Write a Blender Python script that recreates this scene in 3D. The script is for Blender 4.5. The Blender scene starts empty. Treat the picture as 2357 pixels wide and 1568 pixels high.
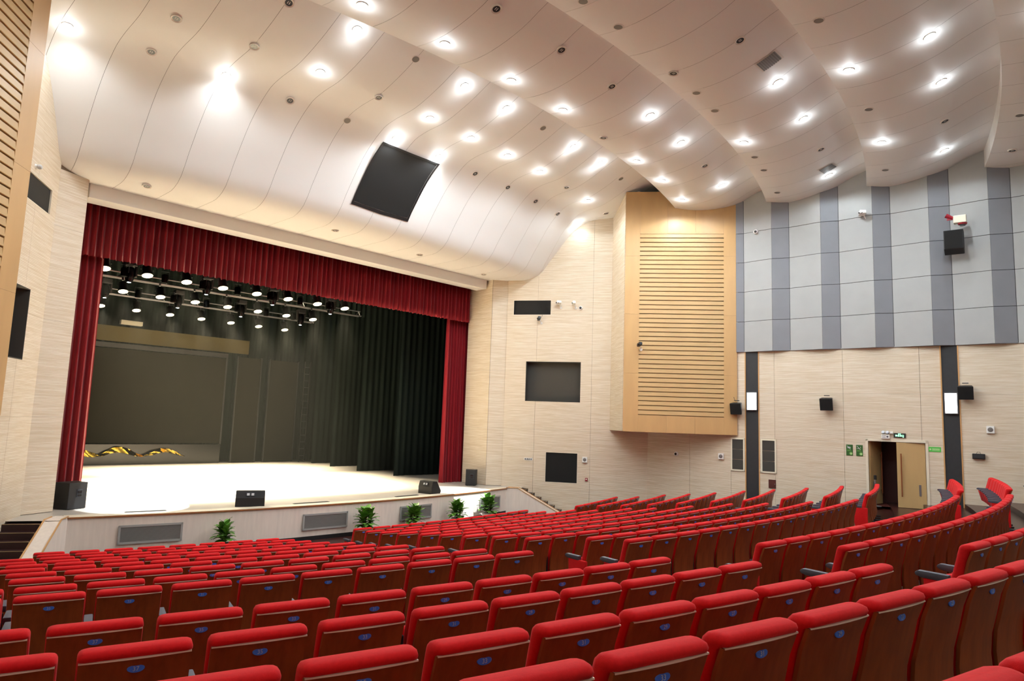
import bpy, bmesh, math, random
from math import sin, cos, pi, radians, sqrt, atan2, hypot
from mathutils import Vector, Matrix
random.seed(7)
SC = bpy.context.scene
COL = SC.collection

# ------------------------------------------------------------------ camera
F, W_, H_ = 1571.0, 2357.0, 1568.0
PITCH, ROLL, AZ = math.atan(187/1571*cos(.035)), .035, radians(43.3)
EYE = Vector((-12.6, 0.0, 3.58))
fw = Vector((cos(AZ)*cos(PITCH), sin(AZ)*cos(PITCH), sin(PITCH)))
rt = Vector((sin(AZ), -cos(AZ), 0)); up = rt.cross(fw)
r2 = rt*cos(ROLL) + up*sin(ROLL); u2 = -rt*sin(ROLL) + up*cos(ROLL)
cd = bpy.data.cameras.new('camera'); cam = bpy.data.objects.new('camera', cd); COL.objects.link(cam)
cd.sensor_width = 36; cd.lens = F*36/W_; cd.clip_start = .05; cd.clip_end = 300
M = Matrix.Identity(4)
for i in range(3):
    M[i][0], M[i][1], M[i][2], M[i][3] = r2[i], u2[i], -fw[i], EYE[i]
cam.matrix_world = M
SC.camera = cam
def project(p):
    d = Vector(p) - EYE; z = d.dot(fw)
    if z < .05: return (-9999, -9999, z)
    return (W_/2 + F*d.dot(r2)/z, H_/2 - F*d.dot(u2)/z, z)

# ------------------------------------------------------------------ world and exposure
wd = bpy.data.worlds.new('world'); SC.world = wd; wd.use_nodes = True
wd.node_tree.nodes['Background'].inputs[0].default_value = (.5, .55, .6, 1)
wd.node_tree.nodes['Background'].inputs[1].default_value = .05
vs = SC.view_settings
vs.view_transform = 'Standard'; vs.look = 'None'; vs.gamma = 1; vs.use_curve_mapping = False
vs.exposure = 0.08
HOUSE_W = 205.0
HOUSE_GLOW = 6.5    # sideways light of each protruding bulb      # watts of each lit house downlight
STAGE_W = 8600.0     # watts of each warm stage lantern
BEAM_W = 2500.0
HOUSE_C = (.88, .95, 1.0)

# ------------------------------------------------------------------ materials
def lin(c):
    return tuple((x/255/12.92 if x/255 <= .04045 else ((x/255+.055)/1.055)**2.4) for x in c) + (1,)
MATS = {}
def mat(name, col, rough=.6, metal=0., spec=.5, emit=None, estr=0., nscale=0., namt=0., bump=0., bscale=40., stretch=(1, 1, 1), coat=0., sheen=0.):
    m = bpy.data.materials.new(name); m.use_nodes = True
    nt = m.node_tree; b = nt.nodes['Principled BSDF']
    c = lin(col) if max(col) > 1.01 else tuple(col) + (1,)
    b.inputs['Base Color'].default_value = c
    b.inputs['Roughness'].default_value = rough; b.inputs['Metallic'].default_value = metal
    b.inputs['Specular IOR Level'].default_value = spec
    b.inputs['Coat Weight'].default_value = coat
    b.inputs['Sheen Weight'].default_value = sheen
    if emit is not None:
        b.inputs['Emission Color'].default_value = (lin(emit) if max(emit) > 1.01 else tuple(emit)+(1,)); b.inputs['Emission Strength'].default_value = estr
    if nscale or bump:
        tc = nt.nodes.new('ShaderNodeTexCoord'); mp = nt.nodes.new('ShaderNodeMapping'); mp.inputs['Scale'].default_value = stretch
        nt.links.new(tc.outputs['Object'], mp.inputs['Vector'])
    if nscale:
        n = nt.nodes.new('ShaderNodeTexNoise'); n.inputs['Scale'].default_value = nscale; n.inputs['Detail'].default_value = 5
        nt.links.new(mp.outputs[0], n.inputs['Vector'])
        r = nt.nodes.new('ShaderNodeValToRGB')
        r.color_ramp.elements[0].position = .3; r.color_ramp.elements[1].position = .7
        r.color_ramp.elements[0].color = tuple(max(0, x*(1-namt)) for x in c[:3]) + (1,)
        r.color_ramp.elements[1].color = tuple(min(1, x*(1+namt)) for x in c[:3]) + (1,)
        nt.links.new(n.outputs['Fac'], r.inputs[0]); nt.links.new(r.outputs[0], b.inputs['Base Color'])
    if bump:
        n2 = nt.nodes.new('ShaderNodeTexNoise'); n2.inputs['Scale'].default_value = bscale; n2.inputs['Detail'].default_value = 3
        nt.links.new(mp.outputs[0], n2.inputs['Vector'])
        bp = nt.nodes.new('ShaderNodeBump'); bp.inputs['Strength'].default_value = bump; bp.inputs['Distance'].default_value = .01
        nt.links.new(n2.outputs['Fac'], bp.inputs['Height']); nt.links.new(bp.outputs[0], b.inputs['Normal'])
    MATS[name] = m
    return m
def ribbed(name, ca, cb, pitch, groove_shade):
    """fine horizontal reeding: sine relief by height, streaky wood tone along the boards"""
    m = bpy.data.materials.new(name); m.use_nodes = True; nt = m.node_tree; b = nt.nodes['Principled BSDF']
    b.inputs['Roughness'].default_value = .55
    tc = nt.nodes.new('ShaderNodeTexCoord')
    mp = nt.nodes.new('ShaderNodeMapping'); mp.inputs['Scale'].default_value = (.7, .7, 17)
    nt.links.new(tc.outputs['Object'], mp.inputs['Vector'])
    n = nt.nodes.new('ShaderNodeTexNoise'); n.inputs['Scale'].default_value = 1.6; n.inputs['Detail'].default_value = 6; n.inputs['Roughness'].default_value = .65
    nt.links.new(mp.outputs[0], n.inputs['Vector'])
    r = nt.nodes.new('ShaderNodeValToRGB'); r.color_ramp.elements[0].position = .36; r.color_ramp.elements[1].position = .64
    r.color_ramp.elements[0].color = lin(ca); r.color_ramp.elements[1].color = lin(cb)
    nt.links.new(n.outputs['Fac'], r.inputs[0])
    sx = nt.nodes.new('ShaderNodeSeparateXYZ'); nt.links.new(tc.outputs['Object'], sx.inputs[0])
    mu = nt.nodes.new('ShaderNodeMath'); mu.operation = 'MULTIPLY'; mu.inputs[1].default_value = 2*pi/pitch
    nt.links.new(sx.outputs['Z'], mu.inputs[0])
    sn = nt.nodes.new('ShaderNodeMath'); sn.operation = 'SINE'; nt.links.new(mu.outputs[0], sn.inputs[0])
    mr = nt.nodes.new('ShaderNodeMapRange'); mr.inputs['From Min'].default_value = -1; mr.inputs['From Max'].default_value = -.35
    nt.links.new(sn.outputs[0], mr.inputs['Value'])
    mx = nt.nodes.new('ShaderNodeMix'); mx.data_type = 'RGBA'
    mx.inputs['A'].default_value = lin(groove_shade)  # shade in the grooves mixed into the wood colour
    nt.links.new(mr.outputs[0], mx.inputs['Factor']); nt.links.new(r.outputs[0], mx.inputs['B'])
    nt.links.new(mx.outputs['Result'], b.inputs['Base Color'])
    bp = nt.nodes.new('ShaderNodeBump'); bp.inputs['Strength'].default_value = .4; bp.inputs['Distance'].default_value = .005
    nt.links.new(mr.outputs[0], bp.inputs['Height']); nt.links.new(bp.outputs[0], b.inputs['Normal'])
    MATS[name] = m
mat('ceiling', (238, 238, 235), .55, nscale=.5, namt=.015)
mat('void', (14, 14, 15), .9)
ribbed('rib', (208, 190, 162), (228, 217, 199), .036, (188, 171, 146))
mat('ribback', (120, 105, 88), .9)
mat('apron', (226, 214, 202), .5, nscale=3, namt=.05, stretch=(4, 4, .5))
mat('apron_cap', (222, 212, 190), .45, nscale=3, namt=.04)
mat('apron_edge', (150, 96, 52), .4)
mat('trim_wood', (196, 150, 96), .45)
mat('boxwood', (196, 158, 106), .42, nscale=2.2, namt=.06, stretch=(1.2, 1.2, .25))
mat('slatwood', (190, 156, 104), .45, nscale=2.5, namt=.07, stretch=(.4, .4, 4))
mat('slatback', (96, 70, 48), .8)
mat('grey_light', (162, 164, 163), .9, nscale=2, namt=.03, bump=.15, bscale=220)
mat('grey_dark', (128, 130, 136), .9, nscale=2, namt=.03, bump=.15, bscale=220)
mat('grey_gap', (70, 70, 72), .9)
mat('blackcloth', (13, 13, 13), .92, bump=.1, bscale=300)
mat('greycloth', (62, 60, 55), .9, bump=.1, bscale=300)
mat('black', (20, 20, 21), .55)
mat('blackgloss', (10, 10, 11), .22)
mat('charcoal', (38, 40, 43), .6, nscale=8, namt=.1)
mat('floor', (60, 28, 24), .3, spec=.35, nscale=1.2, namt=.12)
mat('stair', (44, 16, 16), .5, nscale=3, namt=.15)
mat('nosing', (168, 150, 110), .35, .7)
mat('stagefloor', (186, 178, 168), .32, nscale=.8, namt=.05)
mat('stripgrille', (98, 96, 92), .5, .4)
mat('velvet', (112, 5, 18), .85, spec=.2, sheen=.15)
mat('blackvelvet', (18, 25, 22), .85, spec=.1, nscale=2, namt=.2, stretch=(6, 6, .2))
mat('steel', (150, 152, 156), .35, .8)
mat('darksteel', (52, 54, 58), .45, .6)
mat('vent', (170, 170, 166), .45, .2)
mat('ventdark', (146, 148, 146), .6)
mat('seatred', (206, 20, 24), .85, spec=.2, nscale=60, namt=.06, bump=.12, bscale=350, sheen=.05)
mat('veneer', (144, 74, 36), .42, spec=.3, nscale=2.5, namt=.18, stretch=(9, 9, .7), coat=.06)
mat('veneeredge_glint', (206, 186, 170), .22, coat=.5)  # pale tone paints the light caught along the shell's top edge
mat('plate', (58, 122, 238), .4)
mat('numeral', (176, 190, 222), .5)
mat("armgrey", (78, 81, 92), .5)
mat('armwood', (136, 74, 40), .4)
mat('white', (232, 232, 228), .45)
mat('palegrey', (196, 198, 198), .5)
mat('lens', (6, 6, 10), .1)
mat('green', (44, 92, 34), .45)
mat('greenlight', (110, 170, 84), .5)
mat('greenpale', (190, 214, 160), .5)
mat('limegreen', (82, 190, 78), .5)
mat('exitglow', (20, 60, 30), .5, emit=(150, 255, 190), estr=6)
mat('redplastic', (150, 24, 42), .4)
mat('cream', (226, 220, 198), .5)
mat('doorwood', (188, 158, 108), .45, nscale=1.5, namt=.06, stretch=(2, 2, .4))
mat('doordark', (82, 36, 30), .5)
mat('leaf', (98, 146, 58), .45, nscale=6, namt=.3)
mat('stem', (92, 74, 48), .7)
mat('pot', (238, 234, 226), .4)
mat('soil', (50, 36, 26), .9)
mat('grille', (112, 108, 104), .6)
mat('ringwhite', (228, 222, 214), .4)
mat('bulb', (255, 255, 255), .4, emit=(.86, .93, 1.0), estr=22)
mat('sconce', (255, 255, 255), .4, emit=(.93, .97, 1.0), estr=7)
mat('lanternlens', (255, 240, 200), .4, emit=(1.0, .84, .5), estr=8)
mat('beamlens', (255, 255, 255), .4, emit=(.8, .9, 1.0), estr=40)
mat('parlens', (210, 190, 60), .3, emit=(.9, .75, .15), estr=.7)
mat('olive', (24, 21, 13), .8, spec=.1, nscale=1, namt=.08)
mat('oliveband', (66, 58, 34), .8, spec=.1, nscale=1, namt=.08)
mat('gold', (196, 168, 70), .12, 1.0)
mat('mat_yellow', (150, 138, 52), .9, nscale=60, namt=.5)

# ------------------------------------------------------------------ mesh helpers
class MB:
    def __init__(s): s.v = []; s.f = []; s.m = []
    def add(s, vs_, fs, mi=0):
        o = len(s.v); s.v += [tuple(v) for v in vs_]; s.f += [tuple(i+o for i in f) for f in fs]; s.m += [mi]*len(fs); return s
    def box(s, c, size, mi=0, R=None):
        hx, hy, hz = size[0]/2, size[1]/2, size[2]/2
        vs_ = [Vector((x*hx, y*hy, z*hz)) for z in (-1, 1) for y in (-1, 1) for x in (-1, 1)]
        if R is not None: vs_ = [R @ v for v in vs_]
        vs_ = [v + Vector(c) for v in vs_]
        return s.add(vs_, [(0, 2, 3, 1), (4, 5, 7, 6), (0, 1, 5, 4), (2, 6, 7, 3), (0, 4, 6, 2), (1, 3, 7, 5)], mi)
    def prism(s, poly, z0, z1, mi=0):
        n = len(poly)
        vs_ = [(p[0], p[1], z0) for p in poly] + [(p[0], p[1], z1) for p in poly]
        fs = [tuple(range(n))[::-1], tuple(range(n, 2*n))] + [(i, (i+1) % n, n+(i+1) % n, n+i) for i in range(n)]
        return s.add(vs_, fs, mi)
    def slab(s, o, ex, ey, ez, poly, t, mi=0):
        """polygon (a,b) in the plane o + a*ex + b*ey, extruded t along ez"""
        n = len(poly); o = Vector(o)
        A = [o + ex*a + ey*b for a, b in poly]; B = [p + ez*t for p in A]
        fs = [tuple(range(n))[::-1], tuple(range(n, 2*n))] + [(i, (i+1) % n, n+(i+1) % n, n+i) for i in range(n)]
        return s.add(A+B, fs, mi)
    def tube(s, pts, rad, seg=8, mi=0, caps=True):
        pts = [Vector(p) for p in pts]; n = len(pts); rings = []
        for i, p in enumerate(pts):
            d = (pts[min(i+1, n-1)] - pts[max(i-1, 0)]).normalized()
            a = d.orthogonal().normalized() if i == 0 else (rings_a - d*rings_a.dot(d)).normalized()
            rings_a = a; b = d.cross(a)
            r = rad[i] if isinstance(rad, (list, tuple)) else rad
            rings.append([p + a*r*cos(2*pi*k/seg) + b*r*sin(2*pi*k/seg) for k in range(seg)])
        vs_ = [v for r_ in rings for v in r_]
        fs = [(i*seg+k, i*seg+(k+1) % seg, (i+1)*seg+(k+1) % seg, (i+1)*seg+k) for i in range(n-1) for k in range(seg)]
        if caps: fs += [tuple(range(seg))[::-1], tuple((n-1)*seg+k for k in range(seg))]
        return s.add(vs_, fs, mi)
    def lathe(s, prof, seg=16, c=(0, 0, 0), mi=0, axis=None, caps=True):
        """profile (radius, height) round the local z axis; axis = 3x3 to turn it"""
        vs_ = [Vector((r*cos(2*pi*k/seg), r*sin(2*pi*k/seg), h)) for r, h in prof for k in range(seg)]
        if axis is not None: vs_ = [axis @ v for v in vs_]
        vs_ = [v + Vector(c) for v in vs_]
        n = len(prof)
        fs = [(i*seg+k, i*seg+(k+1) % seg, (i+1)*seg+(k+1) % seg, (i+1)*seg+k) for i in range(n-1) for k in range(seg)]
        if caps and prof[0][0] > 1e-6: fs.append(tuple(range(seg))[::-1])
        if caps and prof[-1][0] > 1e-6: fs.append(tuple((n-1)*seg+k for k in range(seg)))
        return s.add(vs_, fs, mi)
    def mesh(s, name, mats, smooth=False, bevel=0., bseg=2):
        me = bpy.data.meshes.new(name); me.from_pydata(s.v, [], s.f)
        for m in (mats if isinstance(mats, (list, tuple)) else [mats]): me.materials.append(MATS[m])
        for p, mi in zip(me.polygons, s.m): p.material_index = mi
        bm = bmesh.new(); bm.from_mesh(me)
        bmesh.ops.remove_doubles(bm, verts=bm.verts, dist=1e-5)
        if bevel:
            es = [e for e in bm.edges if len(e.link_faces) == 2 and e.calc_face_angle(0) > .5]
            bmesh.ops.bevel(bm, geom=es, offset=bevel, segments=bseg, affect='EDGES', profile=.6)
        bmesh.ops.recalc_face_normals(bm, faces=bm.faces)
        bm.to_mesh(me); bm.free()
        if smooth:
            for p in me.polygons: p.use_smooth = True
            try: me.set_sharp_from_angle(angle=radians(40 if smooth is True else smooth))
            except Exception: pass
        return me
def put(name, me, parent=None, loc=(0, 0, 0), rot=(0, 0, 0), **tags):
    o = bpy.data.objects.new(name, me); COL.objects.link(o)
    o.location = loc; o.rotation_euler = rot
    if parent is not None: o.parent = parent
    for k, v in tags.items(): o[k] = v
    return o
def build(name, mb, mats, parent=None, smooth=False, bevel=0., loc=(0, 0, 0), rot=(0, 0, 0), bseg=2, **tags):
    return put(name, mb.mesh(name, mats, smooth, bevel, bseg), parent, loc, rot, **tags)
def empty(name, loc=(0, 0, 0), rz=0., **tags):
    o = bpy.data.objects.new(name, None); COL.objects.link(o); o.location = loc; o.rotation_euler = (0, 0, rz)
    o.empty_display_size = .1
    for k, v in tags.items(): o[k] = v
    return o
def copy_tree(o, parent=None):
    c = o.copy(); COL.objects.link(c)
    if parent is not None: c.parent = parent
    for ch in list(o.children): copy_tree(ch, c)
    return c
def spot(parent, loc, target, watts, col, cone, blend, rad=.08):
    l = bpy.data.lights.new('lamp', 'SPOT'); l.energy = watts; l.color = col; l.spot_size = radians(cone); l.spot_blend = blend; l.shadow_soft_size = rad
    o = bpy.data.objects.new('lamp_light', l); COL.objects.link(o); o.location = loc
    d = (Vector(target) - Vector(loc)); o.rotation_euler = d.to_track_quat('-Z', 'Y').to_euler()
    if parent is not None:
        o.parent = parent
        Mi_ = (Matrix.Translation(parent.location) @ parent.rotation_euler.to_matrix().to_4x4()).inverted()
        o.matrix_local = Mi_ @ Matrix.LocRotScale(Vector(loc), d.to_track_quat('-Z', 'Y'), None)
    return o
ORD = ['first', 'second', 'third', 'fourth', 'fifth', 'sixth', 'seventh', 'eighth', 'ninth', 'tenth', 'eleventh', 'twelfth', 'thirteenth', 'fourteenth', 'fifteenth', 'sixteenth', 'seventeenth', 'eighteenth', 'nineteenth', 'twentieth', 'twenty-first', 'twenty-second']
def nrm(v): return Vector(v).normalized()
Z = Vector((0, 0, 1))
TXT = {}
def textmesh(s, size, m, depth=.0008):
    key = (s, size, m)
    if key in TXT: return TXT[key]
    c = bpy.data.curves.new('numeral', 'FONT'); c.body = s; c.size = size; c.align_x = 'CENTER'; c.align_y = 'CENTER'; c.extrude = depth; c.resolution_u = 3
    o = bpy.data.objects.new('numeral_tmp', c); COL.objects.link(o)
    dg = bpy.context.evaluated_depsgraph_get()
    me = bpy.data.meshes.new_from_object(o.evaluated_get(dg)); me.name = 'numeral'
    bpy.data.objects.remove(o); me.materials.clear(); me.materials.append(MATS[m])
    TXT[key] = me
    return me

# ------------------------------------------------------------------ plan of the hall (x across, y to the stage, z up)
CEN_C = (0.0, 47.2)          # centre of the ceiling waves
CEN_S = (0.0, 43.0)          # centre of the seat rows
STAGE_Z = .94
PA, PB = Vector((8.15, 19.85, 0)), Vector((11.1, 14.74, 0))
dA = nrm(PB-PA); nA = Vector((dA.y, -dA.x, 0))
dB = Vector((cos(radians(-83.5)), sin(radians(-83.5)), 0)); nB = Vector((dB.y, -dB.x, 0))
PA2, PB2 = Vector((-8.41, 19.9, 0)), Vector((-11.3, 14.9, 0))
dA2 = nrm(PB2-PA2); nA2 = Vector((-dA2.y, dA2.x, 0))
def apron_y(x): return 18.15 + x*x/64.

# ------------------------------------------------------------------ walls of reeded panels
def cut(rects, hole):
    out = []
    a0, a1, b0, b1 = hole
    for s0, s1, z0, z1 in rects:
        if a0 >= s1 or a1 <= s0 or b0 >= z1 or b1 <= z0: out.append((s0, s1, z0, z1)); continue
        if s0 < a0: out.append((s0, a0, z0, z1))
        if a1 < s1: out.append((a1, s1, z0, z1))
        m0, m1 = max(s0, a0), min(s1, a1)
        if z0 < b0: out.append((m0, m1, z0, b0))
        if b1 < z1: out.append((m0, m1, b1, z1))
    return out
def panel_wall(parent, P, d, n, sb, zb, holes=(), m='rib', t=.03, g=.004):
    for i in range(len(sb)-1):
        for j in range(len(zb)-1):
            rs = [(sb[i]+g, sb[i+1]-g, zb[j]+g/2, zb[j+1]-g/2)]
            for h in holes: rs = cut(rs, h)
            rs = [r for r in rs if r[1]-r[0] > .01 and r[3]-r[2] > .01]
            if not rs: continue
            mb = MB()
            for s0, s1, z0, z1 in rs:
                mb.slab(P, d, Z, n, [(s0, z0), (s1, z0), (s1, z1), (s0, z1)], t)
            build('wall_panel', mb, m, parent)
def backing(mb, P, d, n, s0, s1, z0, z1, holes=(), off=-.02):
    rs = [(s0, s1, z0, z1)]
    for h in holes: rs = cut(rs, h)
    for a, b, c, e in rs:
        mb.slab(P+n*off, d, Z, -n, [(a, c), (b, c), (b, e), (a, e)], .06)
DOOR = (7.87, 9.49, 1.0, 3.36)
SCR = [(.24, 1.87, 8.07, 8.72), (.87, 3.17, 4.455, 6.11), (1.8, 3.13, 1.185, 2.41)]
mb = MB(); LA = (PB-PA).length
backing(mb, PA, dA, nA, -.3, LA+.1, -.4, 13.2, SCR)
backing(mb, PB, dB, nB, -.1, 21, -.4, 13.2, [DOOR])
wall_right = build('wall_right', mb, 'ribback', kind='structure', label='cream reeded wood wall on the right side of the hall')
ZB = [-.3, .9, 3.3, 5.7, 8.1, 10.5, 13]
panel_wall(wall_right, PA, dA, nA, [-.02, 1.3, 3.62, LA], ZB, SCR)
ZB2 = [-.3, .9, 3.3, 4.9, 6.46]
panel_wall(wall_right, PB, dB, nB, [0, 1.75, 3.33, 3.86], ZB2)
panel_wall(wall_right, PB, dB, nB, [4.37, 4.9, 7.15, 9.4, 9.97], ZB2, [DOOR])
panel_wall(wall_right, PB, dB, nB, [10.46, 12.7, 15, 17.5, 21], ZB2)
panel_wall(wall_right, PB, dB, nB, [0, 1.75, 3.6], [6.46, 8.1, 10.5, 13])
# left wall, the same front part; the rest runs beside the camera
mb = MB(); LA2 = (PB2-PA2).length
SCR2 = [(s0+.12, s1+.12, z0+.15, z1+.15) for s0, s1, z0, z1 in SCR]
backing(mb, PA2, dA2, nA2, -.3, LA2+.1, -.4, 13.2, SCR2)
PL = [PB2, Vector((-14.2, 12.0, 0)), Vector((-14.6, -6.0, 0))]
for a, b in zip(PL, PL[1:]):
    d = nrm(b-a); n = Vector((-d.y, d.x, 0)); backing(mb, a, d, n, 0, (b-a).length, -.4, 13.2)
wall_left = build('wall_left', mb, 'ribback', kind='structure', label='cream reeded wood wall on the left side of the hall')
panel_wall(wall_left, PA2, dA2, nA2, [-.02, 1.3, 3.62, LA2], ZB, SCR2)
for a, b in zip(PL, PL[1:]):
    d = nrm(b-a); n = Vector((-d.y, d.x, 0)); L = (b-a).length; k = max(1, round(L/2.4))
    panel_wall(wall_left, a, d, n, [L*i/k for i in range(k+1)], ZB)
mb = MB(); backing(mb, Vector((-15, -6, 0)), Vector((1, 0, 0)), Vector((0, 1, 0)), 0, 30, -.4, 13.2)
wall_back = build('wall_back', mb, 'ribback', kind='structure', label='cream reeded wood wall behind the last seats')
panel_wall(wall_back, Vector((-15, -6, 0)), Vector((1, 0, 0)), Vector((0, 1, 0)), [3*i for i in range(11)], ZB)

# recessed cloth-covered loudspeaker openings
def opening(P, d, n, rect, cloth, label, depth=.28):
    s0, s1, z0, z1 = rect
    t = empty('speaker_opening', P + d*((s0+s1)/2) + Z*z0, label=label, category='speaker cover')
    Q = -t.location
    mb = MB(); O = P + Q
    for a, b, c, e in [(s0, s0+.02, z0, z1), (s1-.02, s1, z0, z1), (s0, s1, z0, z0+.02), (s0, s1, z1-.02, z1)]:
        mb.slab(O - n*depth, d, Z, n, [(a, c), (b, c), (b, e), (a, e)], depth+.034)
    build('reveal', mb, 'apron_cap' if cloth == 'blackcloth' else 'greycloth', t)
    mb = MB().slab(O - n*(depth+.01 if cloth != 'blackcloth' else .02), d, Z, n, [(s0+.02, z0+.02), (s1-.02, z0+.02), (s1-.02, z1-.02), (s0+.02, z1-.02)], .015)
    build('cloth_panel', mb, cloth, t)
opening(PA, dA, nA, SCR[0], 'blackcloth', 'low wide black cloth opening high on the right wall by the stage')
opening(PA, dA, nA, SCR[1], 'greycloth', 'large dark grey recessed opening halfway up the right wall')
opening(PA, dA, nA, SCR[2], 'blackcloth', 'square black cloth opening low on the right wall above the stage steps')
opening(PA2, dA2, nA2, SCR2[0], 'blackcloth', 'black cloth opening high on the left wall beside the slatted box')
opening(PA2, dA2, nA2, SCR2[1], 'greycloth', 'dark grey recessed opening on the left wall half hidden by the slatted box')
opening(PA2, dA2, nA2, SCR2[2], 'blackcloth', 'low black cloth opening on the left wall hidden behind the slatted box')

# proscenium pillars
def pillar(name, pts, label):
    mb = MB()
    mb.prism(pts, -.1, 9.7)
    o = build(name, mb, 'ribback', kind='structure', label=label)
    n = len(pts)
    for i in range(n):
        a, b = Vector(pts[i]+(0,)), Vector(pts[(i+1) % n]+(0,)); d = nrm(b-a); nn = Vector((d.y, -d.x, 0))
        if i in (0, 1):
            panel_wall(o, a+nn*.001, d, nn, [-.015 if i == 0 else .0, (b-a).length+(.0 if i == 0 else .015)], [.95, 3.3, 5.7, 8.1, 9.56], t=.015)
    return o
pillar('wall_proscenium_right', [(7.64, 21.7), (7.64, 20.29), (8.17, 19.87), (9.4, 21.7)], 'slender reeded pilaster right of the stage opening')
pillar('wall_proscenium_left', [(-8.43, 19.92), (-7.64, 20.29), (-7.64, 21.7), (-9.6, 21.7)], 'reeded pilaster left of the stage opening')
mb = MB(); mb.box((0, 22.0, 11.35), (24, .3, 3.7)); mb.box((-12.0, 21.9, 6), (8.4, .3, 14)); mb.box((12.0, 21.9, 6), (8.4, .3, 14))
build('wall_stage', mb, 'void', kind='structure', label='dark wall above and beside the stage opening')
mb = MB(); mb.box((-11, 29.3, 6.5), (.2, 15, 15)); mb.box((11, 29.3, 6.5), (.2, 15, 15)); mb.box((0, 36.8, 6.5), (22.4, .2, 15)); mb.box((0, 29.3, 13.3), (22.4, 15, .2))
build('wall_stagehouse', mb, 'void', kind='structure', label='black walls of the stage house')
fx = MB().box((0, 20.88, 9.37), (15.06, .62, .39)); build('trim_1', fx, 'ceiling', bevel=.01, kind='structure', label='white beam across the top of the stage opening')

# black wall strips with light boxes on the right wall
def strip(s0, s1, label, label2):
    t = empty('trim_strip', PB + dB*((s0+s1)/2) + Z*1.0, kind='structure', label=label)
    O = PB - t.location
    build('cloth_face', MB().slab(O+nB*.002, dB, Z, nB, [(s0, -.3), (s1, -.3), (s1, 6.46), (s0, 6.46)], .014), 'charcoal', t)
    for a in (s0-.035, s1):
        build('edge_trim', MB().slab(O, dB, Z, nB, [(a, -.3), (a+.035, -.3), (a+.035, 6.46), (a, 6.46)], .045), 'trim_wood', t)
    lb = empty('wall_light', PB + dB*((s0+s1)/2) + Z*4.29, label=label2, category='wall light', group='light boxes in the black wall strips')
    O = PB - lb.location; a, b = s0+.04, s1-.03
    mb = MB()
    for p, q, c, e in [(a, a+.025, 4.29, 4.95), (b-.025, b, 4.29, 4.95), (a, b, 4.29, 4.315), (a, b, 4.925, 4.95)]:
        mb.slab(O+nB*.016, dB, Z, nB, [(p, c), (q, c), (q, e), (p, e)], .09)
    build('frame', mb, 'steel', lb)
    mb = MB(); N = 8                                                     # bowed diffuser
    for i in range(N):
        u0, u1 = i/N, (i+1)/N
        f = lambda u: O + dB*(a+.025+(b-a-.05)*u) + nB*(.07+.05*sin(pi*u))
        p, q = f(u0), f(u1)
        mb.add([p+Z*4.315, q+Z*4.315, q+Z*4.925, p+Z*4.925], [(0, 1, 2, 3)])
    build('diffuser', mb, 'sconce', lb, smooth=True)
strip(3.89, 4.34, 'charcoal vertical strip with wood edges beside the slatted box', 'glowing white light box in the black strip beside the slatted box')
strip(10.0, 10.43, 'charcoal vertical strip with wood edges right of the doorway', 'glowing white light box in the black strip right of the doorway')

# folded grey acoustic panels on the upper right wall
mb = MB(); backing(mb, PB, dB, nB, 3.6, 21, 6.46, 13, off=.01)
acoustic = build('acoustic_wall', mb, 'grey_gap', kind='structure', label='grey folded acoustic panelling on the upper right wall')
ED = [3.58, 3.85, 4.91, 5.48, 6.58, 7.13, 8.21, 8.72, 9.83, 10.39, 11.42, 11.98, 13.06, 13.6, 14.7, 15.25, 16.3, 16.85, 17.9, 18.5, 19.5]
OFF = [.14] + [.06 if i % 2 == 1 else .22 for i in range(1, len(ED))]
ZG = [6.42, 7.55, 8.67, 9.79, 10.91, 13]
for i in range(len(ED)-1):
    p, q = PB+dB*ED[i]+nB*OFF[i], PB+dB*ED[i+1]+nB*OFF[i+1]; d = nrm(q-p); n = Vector((d.y, -d.x, 0)); L = (q-p).length
    for j in range(5):
        mb2 = MB().slab(p - n*.03, d, Z, n, [(.004, ZG[j]+.006), (L-.004, ZG[j]+.006), (L-.004, ZG[j+1]-.006), (.004, ZG[j+1]-.006)], .03)
        build('acoustic_panel', mb2, 'grey_light' if i % 2 == 1 else 'grey_dark', acoustic, bevel=.006, bseg=1)
mb = MB()
pl = [PB+dB*s+nB*(o-.03) for s, o in zip(ED, OFF)]; bk = [PB+dB*s for s in ED]
for i in range(len(ED)-1): mb.add([pl[i]+Z*6.425, pl[i+1]+Z*6.425, bk[i+1]+Z*6.425, bk[i]+Z*6.425], [(0, 1, 2, 3)])
build('soffit', mb, 'grey_dark', acoustic)

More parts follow.
